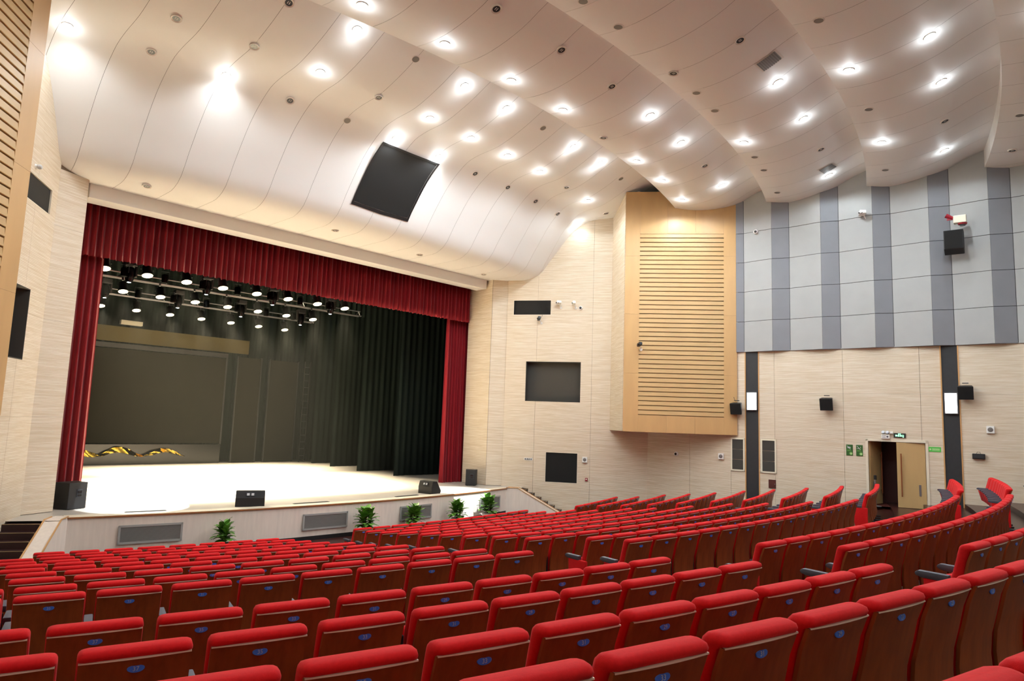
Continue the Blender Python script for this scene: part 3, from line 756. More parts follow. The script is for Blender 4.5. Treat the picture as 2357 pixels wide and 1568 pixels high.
for nm, y, xs_ in ROWS:
    for i, x in enumerate(xs_):
        X, Y = sp(x, y)
        t = put_lantern('warm', X, Y, ZL, 'round warm stage lantern, %s from left on the %s lighting bar' % (ORD[i], nm), 'warm lanterns on the lighting bars')
        t.rotation_euler = (radians(-20), 0, 0)
        spot(t, (X, Y-.04, ZL-.05), (X*.8, {'front': 23.4, 'middle': 24.6, 'back': 25.6}[nm], STAGE_Z), STAGE_W, (1, .86, .6), 60, 1.0, .12)
BE = [('front', 26.6, [-4.51, -1.76, .99, 3.74]), ('middle', 31.3, [-3.93, -1.03, 1.85, 4.96])]
for nm, y, xs_ in BE:
    for i, x in enumerate(xs_):
        X, Y = sp(x, y)
        t = put_lantern('beam', X, Y, ZL-.12, 'black moving head with small blue-white lens, %s from left, %s bar' % (ORD[i], nm), 'moving heads on the lighting bars')
        spot(t, (X, Y, ZL-.15), (X+.4, Y+.2, STAGE_Z), BEAM_W, (.75, .86, 1), 16, .5, .05)
for nm, y, xs_ in (('front', 25.9, [-4.9+1.35*k for k in range(7)]), ('middle', 30.3, [-3.0+1.4*k for k in range(6)])):
    for i, x in enumerate(xs_):
        X, Y = sp(x, y); put_lantern('par', X, Y, ZL-.06, 'small unlit lantern with yellow lens, %s from left, %s bar' % (ORD[i], nm), 'unlit yellow lanterns')
for i, (nm, y) in enumerate((('front', 25.9), ('middle', 30.3), ('back', 35.0))):
    X, Y = sp(0, y)
    t = empty('lighting_bar', (0, Y, ZL+.55), label='long metal lighting bar holding the %s row of stage lanterns' % nm, category='lighting bar', group='lighting bars over the stage')
    for dy, dz in ((-.12, 0), (.12, 0), (0, .22)): build('pipe', MB().tube([(-9.5, dy, dz), (5.6, dy, dz)], .024, 6), 'steel', t)
    for k in range(11): build('hanger', MB().tube([(-9.2+1.45*k, -.12, 0), (-9.0+1.45*k, 0, .22), (-8.8+1.45*k, .12, 0)], .014, 5), 'steel', t)
    for k in range(4): build('cable', MB().tube([(-8+4*k, 0, .22), (-8+4*k, 0, 5.4)], .006, 4), 'black', t)
# front-of-house spots hidden in the slot of the ceiling throw the two cool pools on the apron
for x, tx, ty, lab in ((-6.0, -5.75, 20.35, 'left'), (5.0, 5.2, 19.35, 'right')):
    t = empty('front_spotlight', (x, 12.5, 12.75), label='black follow spot in the dark ceiling slot, %s one' % lab, category='spotlight', group='front spots in the ceiling slot')
    build('barrel', MB().lathe([(.12, .3), (.14, .2), (.14, -.1), (.12, -.14)], 12), 'black', t, smooth=True)
    spot(t, (x, 12.5, 12.5), (tx, ty, STAGE_Z), 22000, (.9, .95, 1), 11.5, .06, .02)

# ------------------------------------------------------------------ loudspeakers on stage
def cabinet(x, y, rz, w, d, h, label):
    t = empty('stage_speaker', (x, y, STAGE_Z), rz, label=label, category='speaker')
    build('cabinet', MB().prism([(-w*.42, -d/2), (w*.42, -d/2), (w/2, d/2), (-w/2, d/2)], .012, h), 'black', t, bevel=.012)
    build('handle_plate', MB().box((.04, -d/2-.004, h*.6), (.15, .014, .2)), 'darksteel', t, bevel=.006)
    build('handle_recess', MB().box((.04, -d/2-.012, h*.64), (.11, .008, .07)).box((.04, -d/2-.012, h*.52), (.11, .008, .05)), 'blackgloss', t)
    build('grille', MB().box((0, d/2+.008, h/2+.01), (w*.94, .016, h*.94)), 'darksteel', t, bevel=.004)
    for a in (-1, 1):
        for b in (-1, 1): build('foot', MB().lathe([(.02, 0), (.02, .014)], 8, c=(a*w*.28, b*d*.35, 0)), 'black', t)
    return t
cabinet(-7.15, 20.72, radians(22), .6, .5, .68, 'black loudspeaker standing before the left red curtain')
cabinet(7.05, 20.55, radians(-48), .48, .42, .64, 'black loudspeaker standing before the right pilaster')
def wedge(x, y, rz, w, label):
    t = empty('stage_monitor', (x, y, STAGE_Z), rz, label=label, category='monitor speaker', group='wedge monitors at the stage edge')
    prof = [(-.24, .0), (.2, .0), (.24, .1), (.02, .44), (-.18, .44), (-.24, .24)]
    build('cabinet', MB().slab(Vector((-w/2, 0, 0)), Vector((0, 1, 0)), Z, Vector((1, 0, 0)), prof, w), 'black', t, bevel=.012)
    sl = Matrix.Rotation(radians(-17), 3, 'X')
    build('connector_plate', MB().box((0, -.218, .345), (w*.32, .012, .1), R=sl), 'darksteel', t)
    for a in (-.06, .06): build('connector', MB().box((a, -.228, .345), (.07, .012, .065), R=sl), 'palegrey', t)
    build('grille', MB().slab(Vector((-w*.47, .24, .1)), Vector((1, 0, 0)), nrm((0, -.22, .34)), nrm((0, .34, .22)), [(0, .02), (w*.94, .02), (w*.94, .38), (0, .38)], .014), 'darksteel', t)
wedge(-3.12, 18.98, radians(-26), .78, 'black wedge monitor at the stage edge left of centre')
wedge(3.6, 19.05, radians(-84), .66, 'black wedge monitor turned sideways at the stage edge right of centre')

# ------------------------------------------------------------------ potted plants
def leaf_mesh():
    mb = MB(); n = 6; vs_ = []
    for i in range(n+1):
        u = i/n; w = .068*sin(pi*min(1, u**1.25*.88+.06))**.75*(1 if u < 1 else 0); y = .31*u; z = .05*sin(u*pi*.6)-.09*u*u
        vs_ += [(-w, y, z+.012), (0, y, z), (w, y, z+.012)]
    mb.add(vs_, [(3*i+j, 3*i+j+1, 3*i+j+4, 3*i+j+3) for i in range(n) for j in (0, 1)])
    return mb.mesh('leaf', 'leaf', smooth=80)
LEAF = leaf_mesh()
stem_me = MB().tube([(0, 0, .2), (.01, 0, .72)], [.024, .016], 8).tube([(.07, .03, .3), (.11, .05, .62)], [.022, .016], 8).tube([(-.06, .05, .3), (-.1, .08, .56)], [.022, .016], 8).mesh('stem', 'stem', smooth=True)
pot_me = MB().lathe([(.12, .0), (.15, .02), (.19, .32), (.2, .36), (.18, .36), (.17, .32), (0, .32)], 20).mesh('pot', 'pot', smooth=True)
soil_me = MB().lathe([(.17, .325), (.0, .33)], 16).mesh('soil', 'soil')
for i, (x, s, lab) in enumerate(((-4.25, .92, 'leafy green potted plant at the left vent of the stage front'), (-.06, 1.04, 'tall leafy potted plant at the middle of the stage front'), (1.85, .98, 'leafy potted plant before the vent right of centre'), (3.9, 1.0, 'leafy potted plant between the two right vents'), (5.66, 1.06, 'leafy potted plant at the right end of the stage front'))):
    y = apron_y(x)-.5; rnd = random.Random(i+60)
    t = empty('potted_plant', (x, y, -.06), rnd.random()*6, label=lab, category='plant', group='potted plants before the stage')
    t.scale = (s, s, s)
    put('pot', pot_me, t).scale = (1, 1, .72); put('soil', soil_me, t).scale = (1, 1, .72); put('stem', stem_me, t)
    for cx_, cy_, h0, h1, n_ in ((.01, 0, .34, .70, 28), (.11, .045, .34, .64, 22), (-.1, .075, .32, .60, 20)):
        for k in range(n_):
            v = k/(n_-1); a = k*2.4+rnd.random()*.5; tilt = radians(-8+70*v+rnd.uniform(-14, 14))
            o = put('leaf', LEAF, t, (cx_, cy_, h0+(h1-h0)*v), (tilt, 0, a)); sc = rnd.uniform(.85, 1.1); o.scale = (sc*1.25, sc, sc)

# ------------------------------------------------------------------ theatre seats
def seat_parts():
    P = {}
    yz = [(.13, .055), (.25, .075), (.4, .085), (.52, .075), (.64, .045), (.76, .018), (.86, -.02)]    # rear face of the shell (z, y)
    def yr(z): return li(yz, z)
    # shell panel
    mb = MB(); n = len(yz); w = .232
    vs_ = []
    for z, y in yz:
        for sx in (-1, -.5, 0, .5, 1):
            bow = -.012*(1-sx*sx)
            vs_.append((sx*w, y+bow, z))
    for z, y in yz:
        for sx in (-1, -.5, 0, .5, 1):
            vs_.append((sx*w, y+.02, z))
    m = n*5; fs = []
    for i in range(n-1):
        for j in range(4):
            fs.append((i*5+j, i*5+j+1, i*5+j+6, i*5+j+5)); fs.append((m+i*5+j, m+i*5+j+5, m+i*5+j+6, m+i*5+j+1))
        fs.append((i*5, i*5+5, m+i*5+5, m+i*5)); fs.append((i*5+4, m+i*5+4, m+i*5+9, i*5+9))
    for j in range(4):
        fs.append((j, m+j, m+j+1, j+1)); e = (n-1)*5+j; fs.append((e, e+1, m+e+1, m+e))
    mb.add(vs_, fs); P['back_shell'] = mb.mesh('back_shell', 'veneer', smooth=50)
    mb = MB()
    pts = [(sx*w, yr(.86)-.012*(1-sx*sx)) for sx in (-1, -.6, -.2, .2, .6, 1)]
    for (xa, ya), (xb, yb) in zip(pts, pts[1:]):
        mb.add([(xa, ya-.004, .857), (xb, yb-.004, .857), (xb, yb-.003, .863), (xa, ya-.003, .863), (xa, ya+.02, .866), (xb, yb+.02, .866)], [(0, 1, 2, 3), (3, 2, 5, 4)])
    P['shell_edge_glint'] = mb.mesh('shell_edge_glint', 'veneeredge_glint', smooth=60)
    # upholstered back: stacked rounded-rectangle rings
    rings = []
    secs = [(.30, .10, .155, .215), (.36, .10, .19, .228), (.48, .094, .195, .234), (.62, .064, .165, .237), (.74, .042, .132, .239), (.85, .004, .105, .239), (.866, -.026, .10, .239), (.88, -.033, .095, .238), (.897, -.028, .08, .233), (.906, -.012, .058, .222), (.909, .004, .036, .206)]
    for z, ya, yb, hw in secs:
        r = min(.03, (yb-ya)/2.05); ring = []
        for cx, cyy, a0 in ((hw-r, yb-r, 0), (-hw+r, yb-r, 90), (-hw+r, ya+r, 180), (hw-r, ya+r, 270)):
            for k in range(3):
                a = radians(a0+45*k); ring.append((cx+r*cos(a), cyy+r*sin(a), z))
        rings.append(ring)
    q = 12; vs_ = [v for r_ in rings for v in r_]; mb = MB()
    fs = [(i*q+k, i*q+(k+1) % q, (i+1)*q+(k+1) % q, (i+1)*q+k) for i in range(len(rings)-1) for k in range(q)]
    fs += [tuple(range(q))[::-1], tuple((len(rings)-1)*q+k for k in range(q))]
    mb.add(vs_, fs); P['back_cushion'] = mb.mesh('back_cushion', 'seatred', smooth=65)
    mb = MB(); mb.box((0, .27, .41), (.43, .1, .32), R=Matrix.Rotation(radians(-14), 3, 'X'))
    P['seat_cushion'] = mb.mesh('seat_cushion', 'seatred', smooth=60, bevel=.035, bseg=3)
    mb = MB().lathe([(.037, .0), (.037, .003), (.034, .005), (0, .005)], 20)
    for i, v in enumerate(mb.v): mb.v[i] = (v[0], -v[2]-.008, v[1]*.5)
    P['number_plate'] = mb.mesh('number_plate', 'plate')
    mb = MB(); A = [(.16, .565), (.38, .57), (.43, .585), (.44, .61), (.41, .632), (.16, .628)]
    mb.slab(Vector((-.033, 0, 0)), Vector((0, 1, 0)), Z, Vector((1, 0, 0)), A, .066)
    P['armrest'] = mb.mesh('armrest', 'armgrey', smooth=50, bevel=.012)
    mb = MB().box((0, .13, .285), (.03, .055, .56)).box((0, .13, .015), (.06, .34, .03))
    P['leg'] = mb.mesh('leg', 'darksteel', bevel=.006, bseg=1)
    mb = MB().slab(Vector((-.028, 0, 0)), Vector((0, 1, 0)), Z, Vector((1, 0, 0)), [(.03, .06), (.30, .06), (.36, .3), (.37, .575), (.03, .57)], .056)
    P['end_panel'] = mb.mesh('end_panel', 'seatred', smooth=50, bevel=.015)
    P['bolster'] = None
    return P
SP = seat_parts()
def plate_y(): return li([(.76, .018), (.86, -.02)], .81)-.012
SEATS = []     # (x, y, floor z, rot, label, number, end)
def row(block, rname, R, zl, x_list, nums, aisle_side, ends):
    for i, x in enumerate(x_list):
        y = CEN_S[1]-sqrt(R*R-x*x); f = Vector((-x, CEN_S[1]-y)); rz = atan2(f.y, f.x)-pi/2
        k = i if aisle_side == 'L' else len(x_list)-1-i
        e = (-1 if i == 0 and 'L' in ends else 0, 1 if i == len(x_list)-1 else 0, 'R' in ends)
        SEATS.append(dict(p=(x, y, zl-LBL), rz=rz, lab='red tip-up theatre seat, %s from the aisle, %s, %s block' % (ORD[k], rname, block), num=nums[i] if nums else None, first=(i == 0 and 'L' in ends), last=(i == len(x_list)-1), endR=('R' in ends)))
PITCHX = .55
def xs_from(first, last_edge, R):
    out = [first]
    while True:
        x = out[-1]; nx = x + PITCHX*cos(math.asin(x/R))
        if nx+.26 > last_edge: return out
        out.append(nx)
def xs_back(last, left_edge, R):
    out = [last]
    while True:
        x = out[0]; nx = x - PITCHX*cos(math.asin(x/R))
        if nx-.26 < left_edge: return out
        out.insert(0, nx)
CFIRST = [-2.42, -2.7, -2.96, -3.19, -3.33, -3.6, -3.85, -4.1, -4.38, -4.2, -4.62]
CLASTE = [3.9, 4.0, 4.0, 4.1, 4.25, 4.1, 4.2, 4.4, 4.5, 4.45, 4.5]
LLAST = [None, -5.22, -5.38, -5.55, -5.72, -5.8, -6.05, -6.17, -6.34, -6.5, -6.7]
LLEFT = [None, -9.4, -9.55, -10.1, -10.3, -10.6, -10.9, -11.2, -11.5, -11.8, -12.0]
RFIRST = [None, 5.75, 5.62, 5.52, 5.55, 5.6, 5.9, 5.75, 5.9, 6.2, 6.25]
RLASTE = [None, 9.5, 9.4, 9.6, 9.75, 9.9, 10.2, 10.25, 10.4, 10.7, 10.8]
for k in range(11):
    nm = '%s row from the stage' % ORD[k]
    xs = xs_from(CFIRST[k], CLASTE[k], ROWR[k])
    row('middle', nm, ROWR[k], ROWZ[k], xs, [str(n) for n in range(17, 17-2*len(xs), -2) if n > 0] + [str(2*(j+1)) for j in range(30)], 'L', 'L')
    if k:
        xs = xs_back(LLAST[k], LLEFT[k], ROWR[k])
        row('left', nm, ROWR[k], ROWZ[k], xs, [str(19+2*(len(xs)-1-j)) for j in range(len(xs))], 'R', 'R' if k > 1 else 'LR')
        xs = xs_from(RFIRST[k], RLASTE[k], ROWR[k])
        row('right', nm, ROWR[k], ROWZ[k], xs, [str(20+2*j) for j in range(len(xs))], 'L', 'LR')
BL = [-6.94, -7.04, -7.15, -7.12, -7.2]; BC = [-4.91, -5.09, -5.1, -5.2, -5.3]
for k in range(5):
    nm = '%s row behind the cross aisle' % ORD[k]
    xs = xs_back(BL[k], -12.6+.12*k, BACKR[k])
    row('left', nm, BACKR[k], BACKZ[k], xs, [str(21+2*(len(xs)-1-j)) for j in range(len(xs))], 'R', 'R')
    xs = xs_from(BC[k], 5.0, BACKR[k])
    row('middle', nm, BACKR[k], BACKZ[k], xs, [str(n) for n in range(19, 0, -2)] + [str(2*(j+1)) for j in range(30)], 'L', 'L')
    xs = xs_from(6.55, 11.4, BACKR[k])
    row('right', nm, BACKR[k], BACKZ[k], xs, [str(20+2*j) for j in range(len(xs))], 'L', 'LR')
vis = []
for s in SEATS:
    u, v, z = project((s['p'][0], s['p'][1], s['p'][2]+.88))
    s['d'] = z
    if z > .9 and -150 < u < W_+150 and -100 < v < H_+130: vis.append(s)
vis.sort(key=lambda s: s['d'])
NEAR, FAR = vis[:300], vis[300:]
def add_part(t, key, loc=(0, 0, 0)):
    return put(key, SP[key], t, loc)
for s in NEAR:
    t = empty('theatre_seat', s['p'], s['rz'], label=s['lab'], category='seat', group='red theatre seats in curved rows')
    for key in ('back_cushion', 'back_shell', 'shell_edge_glint', 'seat_cushion'): add_part(t, key)
    pl = add_part(t, 'number_plate', (0, plate_y()+.008, .81))
    if s['d'] < 9 and s['num']:
        o = put('numeral', textmesh(s['num'], .028, 'numeral'), pl, (0, -.0142, -.001), (radians(90), 0, 0))
    add_part(t, 'armrest', (-.275, 0, 0)); add_part(t, 'leg', (-.275, 0, 0))
    if s['last']: add_part(t, 'armrest', (.275, 0, 0)); add_part(t, 'leg', (.275, 0, 0))
    if s['first']: add_part(t, 'end_panel', (-.275, 0, 0))
    if s['last'] and s['endR']: add_part(t, 'end_panel', (.275, 0, 0))
# the farthest seats, joined
bm = bmesh.new(); order = ['back_cushion', 'back_shell', 'shell_edge_glint', 'seat_cushion', 'number_plate', 'armrest', 'leg']
mnames = ['seatred', 'veneer', 'veneeredge_glint', 'seatred', 'plate', 'armgrey', 'darksteel']
V, Fc, Mi = [], [], []
cache = {k: ([v.co.copy() for v in SP[k].vertices], [tuple(p.vertices) for p in SP[k].polygons]) for k in order+['end_panel']}
for s in FAR:
    Mx = Matrix.Translation(s['p']) @ Matrix.Rotation(s['rz'], 4, 'Z')
    items = [(k, (0, 0, 0) if k not in ('armrest', 'leg', 'number_plate') else ((0, plate_y()+.008, .81) if k == 'number_plate' else (-.275, 0, 0)), i) for i, k in enumerate(order)]
    if s['first']: items.append(('end_panel', (-.275, 0, 0), 0))
    for k, off, mi in items:
        o = len(V); vv, ff = cache[k]
        V += [tuple(Mx @ (v+Vector(off))) for v in vv]; Fc += [tuple(i+o for i in f) for f in ff]; Mi += [mi]*len(ff)
bm.free()
if FAR:
    me = bpy.data.meshes.new('far_theatre_seats'); me.from_pydata(V, [], Fc)
    for m in mnames: me.materials.append(MATS[m])
    for p, mi in zip(me.polygons, Mi): p.material_index = mi; p.use_smooth = True
    me.set_sharp_from_angle(angle=radians(55))
    put('far_theatre_seats', me, kind='stuff', label='rows of small red theatre seats farthest from the camera', category='seats')

# ------------------------------------------------------------------ doorway in the right wall
def B(s, z, off=0.): return PB + dB*s + nB*off + Z*z
door = empty('door_1', tuple(B(8.68, 1.3)), kind='structure', label='open wooden double door in the right wall')
O = PB - door.location
for a, b, c, e in ((7.79, 7.87, 1.28, 3.44), (9.49, 9.57, 1.28, 3.44), (7.79, 9.57, 3.36, 3.44)):
    build('door_frame', MB().slab(O-nB*.22, dB, Z, nB, [(a, c), (b, c), (b, e), (a, e)], .27), 'apron_cap', door, bevel=.006)
def leaf(s_hinge, ang, w, nm, mirror):
    hinge = PB + dB*s_hinge - nB*.06 - door.location
    d = (dB if mirror > 0 else -dB); a = radians(ang)
    dd = Vector((d.x*cos(a)-d.y*sin(a), d.x*sin(a)+d.y*cos(a), 0)); n = Vector((dd.y, -dd.x, 0))
    if n.dot(nB) < 0: n = -n
    o = build('door_leaf', MB().slab(hinge-n*.02, dd, Z, n, [(0, 1.31), (w, 1.31), (w, 3.35), (0, 3.35)], .045), 'doorwood', door, bevel=.004)
    build('handle', MB().tube([hinge+dd*(w-.12)+n*.075+Z*1.65, hinge+dd*(w-.12)+n*.075+Z*3.0], .018, 8).tube([hinge+dd*(w-.12)+Z*1.75, hinge+dd*(w-.12)+n*.075+Z*1.75], .01, 6).tube([hinge+dd*(w-.12)+Z*2.9, hinge+dd*(w-.12)+n*.075+Z*2.9], .01, 6), 'armwood', o, smooth=True)
    build('stop_plate', MB().slab(hinge+n*.026, dd, Z, n, [(.14, 1.7), (.2, 1.7), (.2, 2.05), (.14, 2.05)], .012), 'steel', o)
leaf(9.47, 8, .79, 'right', -1)
leaf(7.89, 74, .79, 'left', 1)
mb = MB()
for a, b in (((7.5, -.5), (7.5, -1.5)), ((9.9, -.5), (9.9, -1.5)), ((7.5, -1.5), (9.9, -1.5))):
    p, q = PB+dB*a[0]+nB*a[1], PB+dB*b[0]+nB*b[1]; mb.add([p+Z*1.2, q+Z*1.2, q+Z*3.8, p+Z*3.8], [(0, 1, 2, 3)])
p = [B(7.5, 3.8, -.06), B(9.9, 3.8, -.06), B(9.9, 3.8, -2.6), B(7.5, 3.8, -2.6)]; mb.add(p, [(0, 1, 2, 3)])
p = [B(7.5, 1.29, .02), B(9.9, 1.29, .02), B(9.9, 1.29, -2.6), B(7.5, 1.29, -2.6)]; mb.add(p, [(0, 1, 2, 3)])
build('wall_lobby', mb, 'doordark', kind='structure', label='dark lobby behind the open door')
t = empty('barrier_post', tuple(B(8.1, 1.30, .35)), label='steel barrier post standing in the doorway', category='post')
build('base', MB().lathe([(.17, 0), (.17, .015), (.05, .04), (0, .04)], 20), 'steel', t, smooth=True)
build('pole', MB().tube([(0, 0, .03), (0, 0, .85)], .028, 10), 'steel', t, smooth=True)
build('head', MB().lathe([(.045, .84), (.045, .97), (.03, .98), (0, .98)], 12), 'black', t, smooth=True)
build('floor_mat', MB().slab(Vector((9.0-3.2, 4.95, 1.302)), Vector((1, 0, 0)), Vector((0, 1, 0)), Z, [(0, 0), (.55, .05), (.55, .5), (0, .45)], .015), 'mat_yellow', label='small mottled yellow mat at the aisle end of the last front row', category='mat')

# ------------------------------------------------------------------ wall fittings
def frameR(P, d, n):   # rotation whose -y faces the room
    ez = math.atan2(-n.x, n.y)+pi
    return atan2(n.y, n.x)+pi/2
rzB, rzA = frameR(PB, dB, nB), frameR(PA, dA, nA)
def on_wall(P, d, n, rz, name, s, z, label, cat, off=.03, group=None):
    t = empty(name, tuple(P+d*s+n*off+Z*z), rz, label=label, category=cat)
    if group: t['group'] = group
    return t
# black surround loudspeakers
def surround(s, z, size, label, off=.03):
    t = on_wall(PB, dB, nB, rzB, 'wall_speaker', s, z, label, 'speaker', off, 'black surround speakers on the right wall')
    R = Matrix.Rotation(radians(14), 3, 'X')
    build('bracket', MB().box((0, -.07, size*.1), (.08, .16, .08)), 'darksteel', t)
    mb = MB(); w, h = size/2, size/2; d = size*.5
    A = [Vector((-w, -.34, -h)), Vector((w, -.34, -h)), Vector((w, -.34, h)), Vector((-w, -.34, h)), Vector((-w*.7, -.1, -h*.75)), Vector((w*.7, -.1, -h*.75)), Vector((w*.8, -.1, h*.95)), Vector((-w*.8, -.1, h*.95))]
    A = [R @ v for v in A]
    mb.add(A, [(0, 1, 2, 3), (7, 6, 5, 4), (0, 4, 5, 1), (1, 5, 6, 2), (2, 6, 7, 3), (3, 7, 4, 0)])
    build('cabinet', mb, 'black', t, bevel=.025)
    mb = MB(); A = [R @ Vector((a*w*.92, -.352, b*h*.92)) for a, b in ((-1, -1), (1, -1), (1, 1), (-1, 1))]; Bk = [v+R @ Vector((0, .014, 0)) for v in A]
    mb.add(A+Bk, [(0, 1, 2, 3), (0, 4, 5, 1), (1, 5, 6, 2), (2, 6, 7, 3), (3, 7, 4, 0)]); build('grille', mb, 'blackcloth', t)
    build('top_bracket', MB().box((0, -.2, h+.02), (.16, .12, .02)), 'darksteel', t)
    return t
t = surround(3.62, 4.40, .42, 'black wall speaker half over the slatted box corner')
build('cable', MB().tube([(-.04, -.2, .2), (-.09, -.2, .3), (-.12, -.16, .36)], .008, 5), 'black', t)
surround(6.68, 4.60, .42, 'black wall speaker halfway between the strip and the doorway')
surround(10.62, 5.0, .42, 'black wall speaker right of the far charcoal strip')
t = on_wall(PB, dB, nB, rzB, 'cinema_speaker', 10.5, 9.62, 'large black loudspeaker hung on the grey acoustic panels', 'speaker', .25)
build('cabinet', MB().slab(Vector((-.26, 0, 0)), Vector((0, 1, 0)), Z, Vector((1, 0, 0)), [(-.42, -.26), (-.42, .34), (-.05, .34), (-.05, -.36), (-.2, -.4)], .52), 'black', t, bevel=.02)
build('grille', MB().box((0, -.425, .04), (.47, .015, .56)), 'blackcloth', t)
build('bracket', MB().box((0, .0, 0), (.16, .12, .2)), 'darksteel', t)
t = on_wall(PB, dB, nB, rzB, 'fire_detector', 10.66, 10.3, 'cream fire camera with red nozzle above the large black loudspeaker', 'detector', .26)
build('body', MB().box((.02, -.25, 0), (.34, .22, .24)), 'cream', t, bevel=.025)
build('foot', MB().lathe([(.08, -.2), (.05, -.12), (.07, -.1)], 12, c=(.08, -.22, 0)), 'steel', t, smooth=True)
build('collar', MB().lathe([(.12, -.16), (.13, -.11), (.1, -.1)], 12, c=(.08, -.22, 0)), 'redplastic', t)
build('nozzle', MB().tube([(-.16, -.28, .05), (-.34, -.3, .16)], [.05, .075], 10), 'redplastic', t, smooth=True)
build('nozzle_clip', MB().box((-.24, -.28, .03), (.16, .05, .05)), 'redplastic', t)
# cameras
def bullet_camera(P, d, n, rz, s, z, label, off, dual, dark=False):
    t = on_wall(P, d, n, rz, 'security_camera', s, z, label, 'camera', off, 'wall cameras')
    m = 'darksteel' if dark else 'white'
    build('base', MB().lathe([(.05, 0), (.05, .02), (.03, .03)], 12, axis=Matrix.Rotation(radians(90), 3, 'X'), c=(.05, 0, -.14)), 'white', t, smooth=True)
    build('arm', MB().tube([(.05, -.02, -.14), (.04, -.1, -.1), (.02, -.16, -.03)], .018, 8), 'white', t, smooth=True)
    w = .2 if dual else .12
    build('housing', MB().box((-.02, -.2, .04), (w, .26, .12), R=Matrix.Rotation(radians(-12), 3, 'X') @ Matrix.Rotation(radians(20), 3, 'Z')), m, t, bevel=.025)
    for a in ((-.05, .03) if dual else (-.02,)):
        build('lens', MB().lathe([(.026, 0), (.024, .01), (0, .012)], 10, axis=Matrix.Rotation(radians(90), 3, 'X'), c=(a-.045, -.325, .02)), 'lens', t)
    return t
bullet_camera(PB, dB, nB, rzB, 7.95, 10.95, 'white twin-lens camera on the grey acoustic panels', .14, True)
bullet_camera(PA, dA, nA, rzA, 2.23, 8.52, 'white twin-lens camera right of the high black opening', .03, True)
bullet_camera(PA, dA, nA, rzA, 2.86, 8.50, 'small white single-lens camera near the high black opening', .03, False)
t = bullet_camera(PA, dA, nA, rzA, 1.42, 7.86, 'small dark camera hanging under the high black opening', .03, False, True)
build('cable', MB().tube([(.02, -.1, .05), (.08, -.05, .16), (.1, -.02, .26)], .006, 5), 'black', t)
fr = nrm(Vector(Lr)-Vector(Rr)); nf = Vector((-fr.y, fr.x, 0)); nf = nf if nf.dot(Vector((-5, -10, 0))) > 0 else -nf
t = bullet_camera(Vector(Rr), fr, nf, atan2(nf.y, nf.x)+pi/2, 3.55, 6.58, 'small dark camera on the slats of the right wooden box', .02, False, True)
def dome(P, d, n, rz, s, z, label, off):
    t = on_wall(P, d, n, rz, 'dome_camera', s, z, label, 'camera', off, 'round dome cameras')
    ax = Matrix.Rotation(radians(90), 3, 'X')
    build('shell', MB().lathe([(.085, 0), (.085, .05), (.07, .08), (.045, .09)], 16, axis=ax), 'white', t, smooth=True)
    build('lens', MB().lathe([(.05, .085), (.04, .11), (0, .12)], 14, axis=ax), 'lens', t, smooth=True)
dome(PA, dA, nA, rzA, 3.11, 8.36, 'round white dome camera lowest of the three by the black opening', .03)
dome(PB, dB, nB, rzB, 4.34, 10.88, 'round white dome camera on the first grey acoustic panel', .16)
dome(PB, dB, nB, rzB, 1.22, 2.57, 'small round grey dome on the wall under the slatted box', .03)
t = on_wall(PA2, dA2, nA2, atan2(nA2.y, nA2.x)+pi/2, 'security_camera', 1.55, 9.05, 'small white camera above the left high black opening', 'camera', .03, 'wall cameras')
build('base', MB().lathe([(.06, 0), (.05, .04)], 12, axis=Matrix.Rotation(radians(90), 3, 'X')), 'white', t, smooth=True)
build('ball', MB().lathe([(0, .03), (.05, .05), (.06, .09), (.04, .13), (0, .14)], 12, axis=Matrix.Rotation(radians(90), 3, 'X')), 'palegrey', t, smooth=True)
# white square wall loudspeakers
def white_speaker(P, d, n, rz, s, z, label):
    t = on_wall(P, d, n, rz, 'announcement_speaker', s, z, label, 'speaker', .03, 'white square wall speakers')
    build('case', MB().box((0, -.04, 0), (.2, .08, .22)), 'white', t, bevel=.012)
    build('mesh_face', MB().lathe([(.07, .082), (.06, .088), (0, .09)], 16, axis=Matrix.Rotation(radians(90), 3, 'X')), 'grille', t, smooth=True)
white_speaker(PA, dA, nA, rzA, 3.42, 2.16, 'white square wall speaker beside the low black opening')
white_speaker(PB, dB, nB, rzB, 2.98, 2.58, 'white square wall speaker left of the panelled vent')
white_speaker(PB, dB, nB, rzB, 11.19, 3.84, 'white square wall speaker at the far right')
t = on_wall(PA, dA, nA, rzA, 'alarm_button', 3.5, 1.38, 'small red alarm button below the white wall speaker', 'alarm', .03)
build('case', MB().box((0, -.025, 0), (.1, .05, .12)), 'redplastic', t, bevel=.008)
build('window', MB().box((0, -.052, .01), (.05, .006, .05)), 'white', t)
t = on_wall(PA, dA, nA, rzA, 'socket_plate', 1.09, 2.08, 'white four-gang socket plate left of the low black opening', 'socket', .03)
build('plate', MB().box((0, -.012, 0), (.36, .02, .1)), 'white', t, bevel=.004)
for k in range(4): build('socket', MB().box((-.12+.08*k, -.026, 0), (.045, .008, .055)), 'black', t)
t = on_wall(PB, dB, nB, rzB, 'wall_lamp', 10.87, 3.03, 'dark grey oblong lamp on the wall right of the far strip', 'lamp', .03)
build('case', MB().box((0, -.05, 0), (.32, .1, .16)), 'black', t, bevel=.012)
build('glass', MB().box((0, -.104, 0), (.25, .008, .1)), 'charcoal', t)
build('cable', MB().tube([(-.06, -.03, .08), (-.03, -.03, .13), (.03, -.03, .13), (.05, -.03, .08)], .006, 5), 'black', t)
